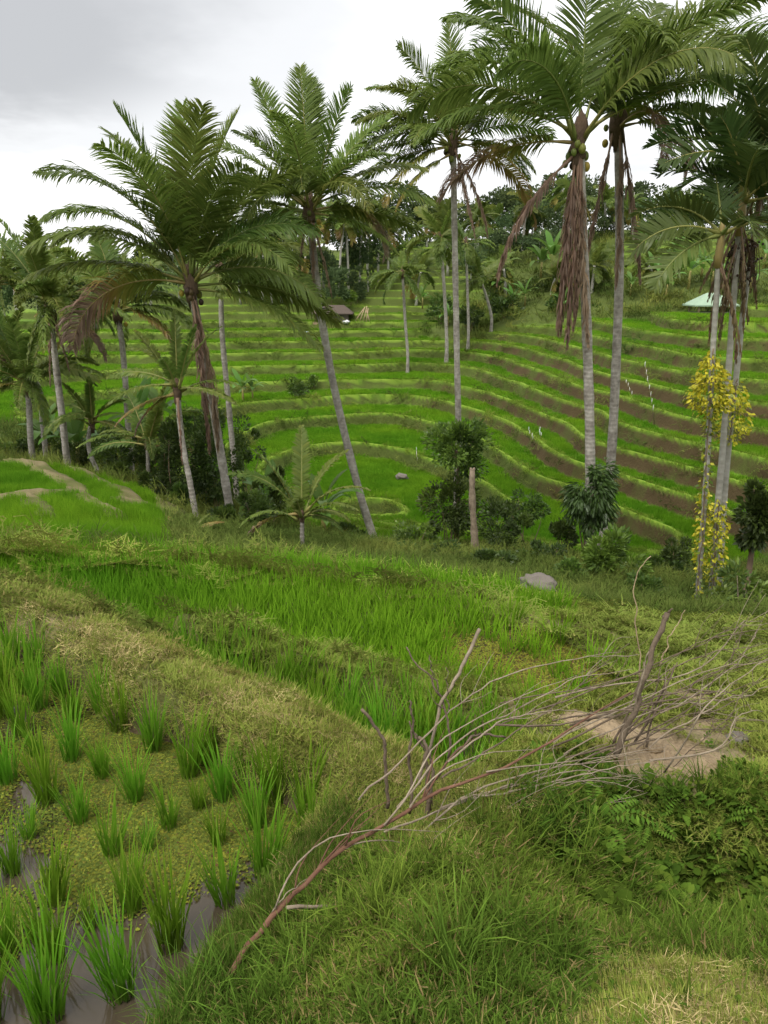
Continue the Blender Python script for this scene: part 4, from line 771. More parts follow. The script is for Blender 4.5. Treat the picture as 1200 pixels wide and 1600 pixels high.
areca_palm('areca palm with dark green crown at the picture edge, vine clad trunk', [(1122,955),(1133,760),(1149,600),(1162,480),(1176,380),(1190,300)], 14.4, .062, fan(14, 2.0, 4)+[(180,30,2.2,50,.05),(200,15,2.2,40,.1)], 3, 4)
# hanging fruit stalks, a brown tangle below the crown
def leaf_quads(pos, dirs, size, asp, rg, fold=.15):
    n = len(pos); d = norm(dirs); r = norm(np.cross(d, norm(rg.normal(0, 1, (n, 3))))); nn = np.cross(d, r); L = size*rg.uniform(.7, 1.25, n)[:, None]; W = L*asp
    V = np.stack([pos, pos+d*L*.45-r*W/2+nn*W*fold, pos+d*L, pos+d*L*.45+r*W/2+nn*W*fold], 1); b = np.arange(n)[:, None]*4
    return V.reshape(-1, 3), b+np.array([[0, 1, 2, 3]])
def cloud(n, ctr, crad, rg, shell=.5):
    k = rg.integers(0, len(ctr), n); u = norm(rg.normal(0, 1, (n, 3))); q = rg.uniform(shell, 1, n)**.6; p = ctr[k]+u*crad[k]*q[:, None]; return p, u, k
def tangle(label, px, py, Y, w_, h_, seed):
    rg = np.random.default_rng(seed); c = P(px, py, Y); root = empty('fruit_cluster', c, label, 'fruit stalks'); m = mpp(px, py, Y)
    for i in range(26):
        a = rg.uniform(0, 6.28); l = h_*m*rg.uniform(.5, 1.1); q = w_*m*.5*rg.uniform(.3, 1); p = np.array([[0, 0, h_*m*.35], [cos(a)*q*.7, sin(a)*q*.7, h_*m*.25], [cos(a)*q, sin(a)*q, -l*.35], [cos(a)*q*.9, sin(a)*q*.9, -l*.6]])
        V, Q, T = tube(spline(p, 7), .008, 3); o = obj('stalk', mesh_data('stalk', V, [Q, T], M['husk']), root)
    mb = MB()
    for i in range(160):
        u = norm(rg.normal(0, 1, 3)); V, F = ball(u*np.array([w_, w_, h_])*m*.5*rg.uniform(.4, 1), .028, rg, 0, 3, 4); mb.add(V, F, a=1.0)
    obj('nuts', mb.data('nuts', M['coconut']), root, 'stuff')
tangle('dark brown fruit tangle hanging below the areca crowns', 1160, 408, 14.1, 62, 95, 3)
def vine(label, path_px, Y, profile, n, seed, yellow):
    """A creeper: stem up the trunk and leaves whose spread follows (share of height, radius in px)."""
    rg = np.random.default_rng(seed); W = np.array([P(a, b, Y-.07) for a, b in path_px]); base = W[0]; c = spline(W-base, 40); m = mpp(*path_px[0], Y)
    root = empty('climbing_vine', base, label, 'vine'); V, Q, T = tube(c+rg.normal(0, .01, c.shape), .012, 4); obj('stem', mesh_data('vine_stem', V, [Q, T], M['wood']), root)
    pr = np.array(profile); wt = np.interp(np.linspace(0, 1, 200), pr[:, 0], pr[:, 1]); cdf = np.cumsum(wt**1.5); u = np.interp(rg.uniform(0, cdf[-1], n), cdf, np.linspace(0, 1, 200))
    rad = np.interp(u, pr[:, 0], pr[:, 1])*m; a = rg.uniform(0, 2*pi, n); q = rad*rg.uniform(.35, 1, n); ctr = c[np.clip((u*39).astype(int), 0, 39)]
    out = np.stack([np.cos(a), np.sin(a), np.full(n, -.75)], -1); p = ctr+np.stack([np.cos(a)*q, np.sin(a)*q, rg.normal(0, .04, n)], -1)
    V, F = leaf_quads(p, out+rg.normal(0, .45, (n, 3)), .09, .6, rg, .1); yl = np.interp(u, pr[:, 0], yellow); tt = np.clip(rg.normal(yl-.1, .30), 0, 1)
    obj('foliage', mesh_data('vine_leaves', V, F, M['vine'], {'tint': np.repeat(tt, 4)}), root, 'stuff')
vine('yellow leaved vine swelling into a cone on the left areca trunk', [(1087,952),(1096,850),(1103,730),(1110,620),(1114,545)], 13.6, [(0,5),(.15,6),(.3,12),(.42,9),(.5,6),(.62,5),(.70,12),(.74,34),(.82,26),(.92,15),(1,4)], 1500, 1, [.3,.5,.75,.6,.25,.25,.6,.75,.8,.8,.85])
vine('yellow leaved vine with short bushy head on the outermost areca trunk', [(1140,690),(1146,640),(1151,592)], 14.3, [(0,14),(.25,28),(.5,26),(.8,16),(1,6)], 560, 2, [.6,.75,.8,.8,.8])
vine('thin yellow vine climbing the lower middle areca trunk', [(1113,955),(1118,860),(1124,780)], 13.9, [(0,8),(.2,8),(.4,15),(.6,14),(.8,18),(1,7)], 560, 3, [.2,.4,.7,.75,.8,.7])

# ------------------------------------------------------------------ trees, shrubs, bananas
def shrub(name, label, cat, px, py, Y, rx, ry, n, leaf, seed, mat='bush', tint=(.2, .8), group=None, stems=4, clumps=14, droop=0.0, asp=.5, depth=1.0, ground=True, trunk=None, stem_mat='wood'):
    """Crown ellipse given in photograph pixels round (px, py); limbs run up from the ground into its clumps."""
    rg = np.random.default_rng(seed+900); c = P(px, py, Y); m = mpp(px, py, Y); ax = np.array([rx*m, rx*m*depth, ry*m])
    base = np.array([c[0], c[1], H(c[0], c[1])]) if ground else c-[0, 0, ax[2]]
    if trunk: b = P(trunk[0], trunk[1], Y); base = np.array([b[0], b[1], min(b[2], max(b[2]-3, H(b[0], b[1])))])
    if c[2]-ax[2]*.9 < base[2]: base[2] = c[2]-ax[2]
    root = empty(name, base, label, cat, group); cc = c-base
    u = norm(rg.normal(0, 1, (clumps, 3))); ctr = cc+u*ax*rg.uniform(.3, .92, (clumps, 1)); cr = ax[None]*rg.uniform(.16, .44, (clumps, 1))
    n = int(n*1.35); leaf = leaf*.82; p, uu, k = cloud(n, ctr, cr, rg, .2); d = uu+norm(p-cc)*.8+np.array([0, 0, .15-droop]); V, F = leaf_quads(p, d, leaf, asp, rg)
    tt = np.clip(rg.uniform(tint[0], tint[1], clumps)[k]+rg.normal(0, .12, n), 0, 1)
    obj('crown' if cat == 'tree' else 'foliage', mesh_data('leaves', V, F, M[mat], {'tint': np.repeat(tt, 4)}), root, 'stuff')
    hgt = max(cc[2], .3)
    if trunk is None and stems == 1 or trunk:
        V, Q, T = tube(spline([[0, 0, -.2], [cc[0]*.3+rg.normal(0, .05), cc[1]*.3, hgt*.5], cc], 10), np.linspace(.035+hgt*.018, .02+hgt*.008, 10), 7); obj('trunk', mesh_data('tree_trunk', V, [Q, T], M[stem_mat]), root)
    for i in range(stems):
        t = ctr[i % clumps]; s0 = np.array([rg.normal(0, .05), rg.normal(0, .05), -.1]) if not (trunk or stems == 1) else cc*rg.uniform(.55, .95)
        V, Q, T = tube(spline([s0, s0*.4+t*.6+rg.normal(0, .04*hgt, 3), t], 7), np.linspace(.012+.008*hgt, .006, 7), 5); obj('limb', mesh_data('limb', V, [Q, T], M[stem_mat]), root)
    return root
shrub('round_tree', 'round dark green tree in front of the straight palm trunk', 'tree', 716, 697, 25, 50, 52, 4200, .17, 1, 'bush', (.2, .85), None, 6, 26, 0, .5, 1, trunk=(712, 862))
shrub('leafy_shrub', 'dark bush below the round tree, left of the bare stump', 'shrub', 702, 785, 24.5, 48, 62, 2800, .16, 2, 'bush', (.05, .55), 'shrubs in the gully')
shrub('leafy_shrub', 'dense brushwood right of the bare stump', 'shrub', 785, 830, 22.5, 52, 48, 2600, .14, 3, 'bush', (.05, .5), 'shrubs in the gully')
shrub('leafy_shrub', 'loose pale leaved shrub standing above the brushwood', 'shrub', 825, 785, 24, 32, 42, 900, .17, 4, 'bush', (.3, .8), 'shrubs in the gully', clumps=12)
shrub('leafy_shrub', 'low olive bush at the foot of the leaning palm', 'shrub', 652, 845, 23, 48, 32, 1500, .15, 5, 'bush', (.3, .8), 'shrubs in the gully')
shrub('leafy_shrub', 'bush with dark drooping leaves wrapped round the skirted palm trunk', 'shrub', 924, 772, 20, 44, 62, 3200, .24, 6, 'bush', (.0, .35), 'shrubs in the gully', 5, 22, 1.7, .26)
shrub('leafy_shrub', 'fresh light green bush below the drooping dark one', 'shrub', 952, 880, 17, 50, 48, 2400, .19, 7, 'bush', (.6, 1.0), 'shrubs in the gully', 4, 16, .3, .45)
shrub('leafy_shrub', 'reddish undergrowth bush behind the boulder', 'shrub', 850, 868, 19, 40, 30, 1400, .12, 8, 'bush', (.0, .4), 'shrubs in the gully')
shrub('leafy_shrub', 'dim bush in the gully between light bush and areca trunks', 'shrub', 1035, 895, 18.5, 48, 34, 1500, .15, 9, 'bush', (.1, .5), 'shrubs in the gully')
for i, (a, b, Y, rx, ry, tn, lb) in enumerate([(632,868,21,40,22,(.2,.7),'low tangled bush behind the last rice, left of the stump'),(700,868,20,34,24,(.0,.5),'dark tangled bush behind the last rice, under the round tree'),(770,878,18,36,22,(.1,.5),'brown green tangle at the foot of the brushwood bush'),(890,895,16.5,34,20,(.3,.8),'weedy bush between boulder and light green bush'),(1010,925,15,40,24,(.1,.6),'bush on the drop below the light green bush'),(880,838,21,26,32,(.0,.4),'dark slender bush left of the drooping one'),(1060,870,20,32,30,(.05,.5),'bush at the lowest terrace wall beside the vines')]):
    shrub('leafy_shrub', lb, 'shrub', a, b, Y, rx, ry, 1100, .13, 70+i, 'bush', tn, 'shrubs in the gully')
shrub('small_tree', 'dark glossy tree at the picture edge beside the areca trunks', 'tree', 1182, 800, 13, 42, 55, 2000, .16, 10, 'bush', (.0, .35), None, 5, 18, .1, .45, trunk=(1162, 945))
shrub('leafy_shrub', 'thin stemmed plant with hand shaped leaves near the brushwood heap', 'shrub', 1160, 915, 11.5, 40, 36, 420, .17, 11, 'bush', (.4, .95), None, 6, 10, .4, .35, stem_mat='dead_grey')
shrub('leafy_shrub', 'scrub of weeds at the base of the areca trunks', 'shrub', 1100, 945, 13.2, 40, 30, 900, .12, 12, 'bush', (.3, .8), None, 4)
shrub('thicket_tree', 'tall dark thicket tree between the short leaning palm and bushy palm', 'tree', 335, 720, 27, 42, 92, 4200, .17, 13, 'bush', (.0, .4), 'thicket trees', 6, 26, .2)
shrub('thicket_tree', 'creeper covered dark tree behind the short leaning palm', 'tree', 268, 735, 25, 30, 85, 3000, .17, 14, 'bush', (.0, .35), 'thicket trees', 5, 20, .2)
for i, (a, b, Y, rx, ry, lb) in enumerate([(400,800,23,30,38,'dark low bush between bushy palm and young palm'),(425,770,26,26,40,'bush behind the young trunkless palm'),(350,812,22.5,30,34,'dim bush at the foot of the bushy palm'),(240,722,31,34,34,'dark shrub under the half hidden palm'),(180,712,33,36,34,'shadowed shrub behind the bent trunk palm'),(125,712,34,30,34,'shrub between the pale trunk and bent trunk palms'),(75,705,37,30,30,'shrub mass behind the shaggy palm trunk'),(25,705,38,30,26,'shrub at the edge behind the lower fields'),(300,660,38,30,28,'shrub growing above the thicket by the terraces'),(285,790,24,24,34,'dark scrub behind the short leaning palm trunk'),(545,838,27,30,22,'weedy bush left of the leaning palm foot'),(150,690,38,40,30,'broad bush mass behind the bent trunk palm'),(210,700,36,36,36,'bush mass left of the thicket trees'),(50,680,42,40,26,'bush mass behind the palms at the picture edge'),(100,735,31,26,18,'low bush at the foot of the pale trunk palm'),(180,742,29,30,16,'low bush along the field edge below the half hidden palm'),(240,762,26,26,24,'dark bush where the lower field ends'),(380,700,34,30,40,'leafy bush between the slim and leaning palms')]):
    shrub('leafy_shrub', lb, 'shrub', a, b, Y, rx, ry, 1500, .19, 20+i, 'bush', (.12, .7), 'shrubs under the palms')
shrub('leafy_shrub', 'small round bush alone on the valley terraces', 'shrub', 462, 607, hit(462, 622, 40)[1], 20, 15, 700, .3, 40, 'bush', (.2, .7))
shrub('leafy_shrub', 'brownish bush beside the lone bush on the valley terraces', 'shrub', 488, 596, hit(488, 612, 40)[1], 10, 13, 300, .3, 41, 'bush', (.4, 1))
shrub('thicket_tree', 'dark leafy tree beside the small hut', 'tree', 516, 445, 101, 32, 34, 1500, .5, 42, 'tree', (.1, .6), None, 3)
shrub('thicket_tree', 'dark tree above the hut roof', 'tree', 560, 445, 108, 22, 30, 900, .5, 43, 'tree', (.0, .5), None, 3)
shrub('leafy_shrub', 'yellow green shrub right behind the hut', 'shrub', 548, 462, 102, 10, 9, 250, .5, 44, 'bush', (.8, 1))
for i, (a, b, Y, rx, ry, lb) in enumerate([(690,478,95,26,22,'dark bush at the gully head left of the white trunk'),(735,495,91,22,16,'bush at the foot of the thin far palm'),(790,480,92,26,18,'bush on the gully side right of the curved palm'),(830,455,97,24,24,'dark shrub low on the planted slope'),(765,455,99,22,22,'shrub behind the curved young palm'),(880,470,90,24,15,'shrub at the foot of the planted slope')]):
    shrub('leafy_shrub', lb, 'shrub', a, b, Y, rx, ry, 700, .45, 50+i, 'bush', (.1, .7), 'shrubs on the planted slope')

def banana_leaf(L, W, el, droop, rg):
    n = 9; s_ = np.linspace(0, 1, n); pit = el-droop*s_**1.5; d = np.stack([np.cos(pit), 0*pit, np.sin(pit)], -1); pts = np.concatenate([[[0, 0, 0]], np.cumsum(d[:-1]*L/(n-1), 0)])
    wv = W*np.clip(np.sin(pi*np.clip((s_-.14)/.86, 0, 1))**.55, 0.02, 1)*np.where(s_ < .14, .08, 1); up = np.stack([-np.sin(pit), 0*pit, np.cos(pit)], -1)
    l = pts+np.array([0, 1, 0])*wv[:, None]/2+up*wv[:, None]*.16; r = pts-np.array([0, 1, 0])*wv[:, None]/2+up*wv[:, None]*.16
    V = np.stack([l, pts, r], 1).reshape(-1, 3); i = np.arange(n-1)[:, None]*3; F = np.concatenate([np.stack([i[:, 0]+a, i[:, 0]+a+1, i[:, 0]+a+4, i[:, 0]+a+3], -1) for a in (0, 1)])
    return mesh_data('banana_leaf', V, F, M['banana'], {'tint': np.repeat(np.linspace(.2, .6, n), 3)})
BLEAF = [banana_leaf(2.2, .55, R(e_), R(d_), rg) for e_, d_ in ((78, 40), (65, 70), (55, 95), (40, 100), (70, 20), (30, 90))]
V, Q, T = tube([[0, 0, -.2], [0, 0, .6], [.02, 0, 1.3]], [.13, .11, .07], 7); BSTEM = mesh_data('banana_stem', V, [Q, T], M['rachis'], {'tint': np.full(len(V), .35)})
def banana(label, px, py, Y, s_, seed, group):
    rg = np.random.default_rng(seed); b = P(px, py, Y); z = H(b[0], b[1]); root = empty('banana_plant', (b[0], b[1], z if abs(z-b[2]) < 1.5 else b[2]), label, 'banana plant', group)
    obj('stem', BSTEM, root)
    for i in range(8):
        o = obj('leaf', BLEAF[[0, 1, 2, 3, 1, 2, 4, 5][i]], root); o.location = (0, 0, 1.2); o.rotation_euler = (rg.normal(0, .1), rg.normal(0, .1), i*2.4+rg.normal(0, .3)); k = rg.uniform(.75, 1.1); o.scale = (k, k, k)
    root.scale = (s_, s_, s_)
    return root
spots = [(418,770,27,.75,'banana plant among bushes left of the young palm'),(505,800,26,.8,'banana plant with tattered leaves behind the young palm'),(380,628,hit(380,628,40)[1],.95,'lone banana plant on the terraces behind the bushy palm'),(395,625,hit(395,625,40)[1],.75,'small banana plant next to the lone one on the terraces'),(120,700,34,1.0,'banana plant with broad leaves behind the bent trunk palm'),(220,700,33,1.0,'banana plant in the thicket under the half hidden palm'),(75,690,38,.9,'banana plant by the shaggy palm'),(255,680,38,.9,'banana plant at the upper edge of the thicket'),(660,480,98,.9,'banana plant left of the gully head palm')]
for i, (a, b, Y, s_, lb) in enumerate(spots): banana(lb, a, b, Y, s_, i, 'banana plants')
far_b = [(862,425,100,2.0,'very large bright banana clump on the planted slope'),(845,432,101,1.5,'banana plant beside the very large bright clump'),(1040,470,86,1.2,'banana plant below the upper terrace, near the paired palms'),(1075,455,88,1.5,'banana plant with raised pale leaves above the pavilion roof'),(1095,440,91,1.4,'banana plant at the upper edge above the pavilion'),(1110,462,88,1.2,'banana plant right above the pavilion ridge'),(1055,440,92,1.1,'banana plant between upper terrace and slope'),(1020,455,90,1.2,'banana plant in the middle of the planted slope'),(985,462,88,1.0,'banana plant right behind the grey palm trunk'),(800,490,93,1.0,'banana plant low beside the gully bushes'),(820,478,93,1.0,'banana plant at the slope foot left of the skirted palm'),(880,480,88,1.0,'banana plant at the slope foot near the dead skirt'),(1130,470,86,1.2,'banana plant behind the areca trunks'),(1170,470,85,1.2,'banana plant behind the dark areca skirt'),(700,505,94,.9,'banana plant at the foot of the white trunk'),(1060,400,98,1.3,'banana plant on the upper terrace edge'),(1010,398,99,1.2,'banana plant on the upper terrace near the grey palm'),(780,455,98,1.1,'banana plant above the gully bushes'),(1190,440,92,1.3,'banana plant at the picture edge on the slope')]
for i, (a, b, Y, s_, lb) in enumerate(far_b): banana(lb, a, b, Y, s_, 50+i, 'banana plants on the planted slope')

# skyline: far trees and palms, a few shapes shared by many individuals
def tree_shape(seed, style):
    rg = np.random.default_rng(seed); mb = []; h = 1.0
    if style == 'round': ctr = np.array([0, 0, .62])+norm(rg.normal(0, 1, (16, 3)))*[.34, .34, .26]*rg.uniform(.5, 1, (16, 1)); cr = np.tile([[.15, .15, .12]], (16, 1))
    elif style == 'cone': zz = np.linspace(.2, .95, 18); a = rg.uniform(0, 6.28, 18); q = .30*(1.05-zz); ctr = np.stack([np.cos(a)*q, np.sin(a)*q, zz], -1); cr = np.stack([.16*(1.1-zz)+.03]*2+[.08+0*zz], -1)
    else: zz = rg.uniform(.35, .95, 14); a = rg.uniform(0, 6.28, 14); ctr = np.stack([np.cos(a)*.26, np.sin(a)*.26, zz], -1); cr = np.tile([[.12, .12, .07]], (14, 1))
    n = 1500 if style != 'open' else 900
    p, u, k = cloud(n, ctr, cr, rg, .2); V, F = leaf_quads(p, u+[0, 0, .2], .055, .6, rg); tt = np.clip(rg.uniform(.0, .8, len(ctr))[k]+rg.normal(0, .12, n), 0, 1)
    cm = mesh_data('far_crown', V, F, M['tree'], {'tint': np.repeat(tt, 4)})
    V, Q, T = tube(spline([[0, 0, -.08], [.01, .01, .4], [0, .02, .85]], 8), np.linspace(.022, .006, 8), 6); return cm, mesh_data('far_trunk', V, [Q, T], M['far_bark'])
SHAPES = [tree_shape(i, st) for i, st in enumerate(('round', 'round', 'cone', 'open', 'round', 'open'))]
def far_tree(label, px, py, Y, hpx, wide, k, rz, group='trees on the skyline'):
    b = P(px, py, Y); z = H(b[0], b[1]); hm = hpx*mpp(px, py, Y); root = empty('forest_tree', (b[0], b[1], min(b[2], z)), label, 'tree', group, rz); hh = hm+max(0, b[2]-z)
    root.scale = (hm*wide, hm*wide, hh); obj('crown', SHAPES[k][0], root, 'stuff'); obj('trunk', SHAPES[k][1], root); return root
def far_palm_shape(seed):
    rg = np.random.default_rng(seed); mb = MB()
    for i in range(19):
        el = 80-120*(i/18)**1.0; rib, V, Q, T, tt = frond_mesh(3.6*rg.uniform(.85, 1.1), rg.uniform(0, 6.28), R(el), R(rg.uniform(35, 85)), 'green' if i < 16 else 'yellow', rg, 26, .95, .20, .42, .04, 2)
        mb.add(V, Q, T, a=tt); bpy.data.meshes.remove(rib)
    return mb.data('far_palm_crown', M['palm'])
FPALM = [far_palm_shape(i) for i in range(3)]
def far_palm(label, px, py, Y, hpx, k, lean=0, s_=1.0):
    rg = np.random.default_rng(int(px)+k); b = P(px, py, Y); t = P(px+lean, py-hpx, Y); root = empty('far_coconut_palm', b, label, 'palm tree', 'palms on the skyline'); tp = t-b
    obj('trunk', trunk_mesh('far_palm_trunk', [[0, 0, -1], [tp[0]*.3, 0, tp[2]*.5], tp], .20, .14, M['far_bark'], 10, 6, 0, .3, rg), root)
    o = obj('crown', FPALM[k], root, 'stuff'); o.location = tp; o.rotation_euler = (0, 0, rg.uniform(0, 6.28)); o.scale = (s_, s_, s_); return root
fp = [(885,395,118,98,'skyline palm above the dead skirt of the tall palm'),(942,385,118,68,'skyline palm with white trunk between the paired trunks'),(1062,372,122,48,'small skyline palm right of the dark cone tree'),(607,432,118,72,'skyline palm right of the leaning palm crown'),(575,425,124,70,'skyline palm behind the brown frond of the leaning palm'),(505,440,112,98,'skyline palm right behind the leaning palm trunk'),(530,445,110,95,'skyline palm behind the leaning palm, right of its trunk'),(455,445,116,95,'skyline palm between bushy and leaning palms'),(425,445,118,75,'skyline palm at the left shoulder of the leaning palm'),(395,440,122,70,'skyline palm behind the drooping right fronds of the bushy palm'),(740,400,125,55,'skyline palm right of the straight palm trunk'),(775,392,124,42,'skyline palm above the curved young palm'),(668,395,134,50,'skyline palm left of the straight palm trunk'),(835,385,122,42,'skyline palm left of the hanging dead frond'),(650,470,104,45,'low palm on the far terraces left of white trunk'),(790,470,98,50,'low palm beside gully head'),(1020,440,94,25,'low palm on the planted slope'),(925,450,93,35,'low palm behind the paired trunks'),(860,465,95,30,'low palm under the large banana clump'),(25,480,95,62,'far palm over the left edge thicket'),(110,490,100,60,'far palm right of the dark drooping palm'),(150,485,104,75,'far palm left of the half hidden palm crown'),(235,480,106,70,'far palm between half hidden and bushy palms'),(480,470,104,70,'palm rising behind the hut'),(640,425,122,35,'small palm on the top far terraces')]
fp += [(410,470,108,100,'tall far palm behind the right fronds of the bushy palm'),(440,462,110,112,'tall far palm left of the leaning palm crown'),(470,458,109,105,'far palm in the gap beside the leaning trunk'),(545,448,111,108,'tall far palm above the hut roof'),(562,442,113,92,'far palm right above the propped poles'),(590,430,118,85,'far palm over the upper far terraces'),(375,468,110,85,'far palm between the trunks of the bushy and slim palms'),(700,420,118,80,'far palm just left of the straight trunk'),(745,412,118,72,'far palm just right of the straight trunk'),(815,405,115,80,'far palm left of the hanging dead frond tip'),(905,400,112,85,'far palm between the paired trunks low down'),(990,395,112,70,'far palm right of the grey trunk')]
for i, (a, b, Y, h, lb) in enumerate(fp): far_palm(lb, a, b, Y, h, i % 3, (-6, 4, 8, -3)[i % 4], .85+.1*(i % 3))
ft = [(1040,385,118,72,1.15,2,'dark cone shaped tree on the right skyline'),(985,385,120,82,.9,3,'tall airy tree right of the grey palm'),(1090,380,119,50,1.2,0,'round skyline tree right of the cone tree'),(1010,390,116,45,1.4,1,'broad low tree left of the cone tree'),(1125,380,117,45,1.2,4,'tree on the skyline above the pavilion'),(1170,390,112,62,1.1,5,'airy tree at the right picture edge'),(830,390,120,70,1.2,0,'rounded tree left of the tall skirted palm'),(800,392,122,60,1.2,1,'leafy tree above the gully head'),(865,395,117,65,1.0,4,'tree directly behind the hanging dead frond'),(920,390,116,60,1.1,5,'open tree between the paired trunks'),(955,388,118,55,1.2,1,'dense tree behind the grey palm trunk'),(620,425,126,85,.8,3,'thin airy tree right of the leaning palm crown'),(590,428,126,60,1.0,5,'airy tree behind far palms, middle of the skyline'),(440,452,118,70,1.2,0,'dense tree behind the bushy palm right side'),(400,450,120,55,1.3,4,'tree low behind the drooping fronds'),(470,455,112,60,1.2,1,'dense tree left of the leaning palm trunk'),(545,440,114,70,1.0,4,'tree above the hut, right of the leaning trunk'),(350,448,122,45,1.2,1,'tree behind the bushy palm trunk'),(700,400,128,45,1.2,0,'low tree on the ridge behind the straight palm'),(760,398,126,45,1.2,5,'ridge tree right of the straight palm'),(8,490,96,65,1.0,4,'tree at the left picture edge skyline'),(60,492,98,55,1.2,1,'dense tree behind the dark drooping palm'),(130,492,101,60,1.1,0,'tree right of the dark drooping palm'),(190,488,105,75,1.0,4,'tree behind the half hidden palm'),(230,490,107,60,1.2,1,'tree left of the bushy palm skyline'),(280,470,112,55,1.2,0,'tree hidden behind the bushy palm crown'),(1200,385,110,55,1.2,1,'dense tree cut by the right picture edge'),(1250,390,108,60,1.2,0,'tree beyond the right picture edge'),(655,400,136,30,1.3,1,'low bushy tree on the gap in the ridge'),(725,398,130,35,1.3,4,'low ridge tree between palms')]
ft += [(455,470,108,80,1.1,0,'broad dark tree in the palm grove left of the hut'),(425,472,108,65,1.2,4,'dark tree low in the palm grove'),(575,440,114,75,1.0,1,'dark tree in the grove right of the hut'),(500,462,106,75,1.0,0,'dark grove tree directly behind the leaning trunk'),(390,475,108,55,1.2,1,'grove tree beside the slim dark palm'),(785,420,110,60,1.2,0,'leafy tree over the gully head bushes'),(840,415,108,55,1.2,1,'leafy tree above the large banana clump'),(735,440,108,55,1.0,4,'dark tree at the upper gully')]
for i, (a, b, Y, h, wd, k, lb) in enumerate(ft): far_tree(lb, a, b, Y, h*1.12, wd, k, i*1.7)
# a second, unbroken belt of wood behind the ridge
for i in range(46):
    f_ = np.random.default_rng(700+i); a_ = f_.uniform(745, 1230); b_ = f_.uniform(402, 486); Y_ = 90+(486-b_)*.32-(a_-900)*.012
    shrub('leafy_shrub', f'{("dark", "olive", "pale green", "mid green")[i % 4]} {("low", "rounded", "spreading")[i % 3]} {("bush", "shrub")[(i//12) % 2]} {"high" if b_ < 432 else "low" if b_ > 462 else "midway"} on the planted slope, {("near the gully", "behind the skirted palm", "behind the grey palm", "left of the shelter roof", "above the shelter", "by the picture edge")[min(5, int((a_-745)/81))]}', 'shrub', a_, b_, Y_, f_.uniform(12, 26), f_.uniform(9, 18), 420, .5, 300+i, 'bush', ((0, .4), (.3, .7), (.6, 1), (.2, .6))[i % 4], 'shrubs on the planted slope', 2, 8)
rg2 = np.random.default_rng(9); vs, fs, ts, nv = [], [], [], 0
for i in range(60):
    px = -150+i*26+rg2.uniform(-10, 10); Y = rg2.uniform(140, 165); b = P(px, 400, Y); z = H(b[0], b[1]); hm = rg2.uniform(7, 12) if px > 380 else rg2.uniform(3, 6)
    co = np.empty(len(SHAPES[i % 6][0].vertices)*3, np.float32); SHAPES[i % 6][0].vertices.foreach_get('co', co); co = co.reshape(-1, 3)*[hm*1.25, hm*1.25, hm]+[b[0], b[1], z-.5]
    t_ = np.empty(len(co), np.float32); SHAPES[i % 6][0].attributes['tint'].data.foreach_get('value', t_); vs.append(co); ts.append(t_); fs.append(np.arange(len(co)).reshape(-1, 4)+nv); nv += len(co)
o = obj('far_wood', mesh_data('far_wood', np.concatenate(vs), np.concatenate(fs), M['tree'], {'tint': np.concatenate(ts)}), kind='stuff'); tag(o, 'far belt of woodland closing the skyline behind the ridge', 'woodland')

# ------------------------------------------------------------------ stump, boulder, hut, pavilion, people and small things
st_ = [P(744,880,21.5), P(741,830,21.5), P(738,780,21.5), P(738,736,21.5)]; b0 = st_[0]; root = empty('dead_stump', b0, 'bare brown tree stump standing upright in the gully bushes', 'stump')
c = spline(np.array(st_)-b0, 16); V, Q, T = tube(c, np.linspace(.135, .08, 16)*(1+.18*rg.uniform(-1, 1, 16)), 9); obj('trunk', mesh_data('stump', V, [Q, T], M['stump']), root)
for a in (-.5, .6): V, Q, T = tube(spline([c[-1]+[0, 0, -.1], c[-1]+[.07*a, .02, .04], c[-1]+[.11*a, .03, .10]], 5), [.07, .06, .05, .035, .02], 6); obj('snag', mesh_data('snag', V, [Q, T], M['stump']), root)
def boulder(label, px, py, Y, rx, ry, rz_, seed):
    rg = np.random.default_rng(seed); c = P(px, py, Y); V, F = ball((0, 0, 0), (1, 1, 1), rg, 0, 18, 26); nz = fbm(V[:, 0]*1.9+V[:, 2]*2.1+seed, V[:, 1]*1.9-V[:, 2]*1.3, 4, seed)
    V = V*(1+.7*nz[:, None]); V = np.sign(V)*np.abs(V)**.85*np.array([rx, ry, rz_]); o = obj('boulder', mesh_data('boulder', V, F, M['stone'])); o.location = c; tag(o, label, 'boulder'); return o
boulder('grey boulder at the far edge of the near rice', 840, 912, 10.4, .24, .2, .12, 4)
boulder('small brown rock in the gully terraces above the leaning palm', 628, 745, hit(628, 752, 25)[1], .4, .3, .22, 6)
boulder('half buried clod of grey earth at the trail edge', 1152, 1158, 3.95, .07, .06, .045, 8)

hut0 = P(520, 505, 97.5); hz = max(H(hut0[0], hut0[1]), hut0[2]); hut = empty('hut', (hut0[0], hut0[1], hz), 'small dark roofed hut with woven walls on the far terraces', 'hut')
def part(name, mat, parent, fn, smooth=False):
    mb = MB(); fn(mb); return obj(name, mb.data(name, M[mat], smooth=smooth), parent)
part('wall', 'hutwall', hut, lambda m: m.box((0.9, .2, .55), (2.9, 2.4, 1.5)))
part('wall', 'hutwall', hut, lambda m: m.box((-1.6, 1.0, .55), (2.0, .12, 1.5)))
part('floor', 'pole', hut, lambda m: m.box((0, 0, -.12), (5.6, 3.2, .3)))
part('doorway_shade', 'dark', hut, lambda m: m.box((-.25, -1.02, .5), (.6, .05, 1.3)))  # solid panel on the wall, doorway shade put into its colour
for x_ in (-2.5, -1.4, -.55): part('post', 'wood', hut, lambda m, x_=x_: m.box((x_, -1.2, .55), (.14, .14, 1.5)))
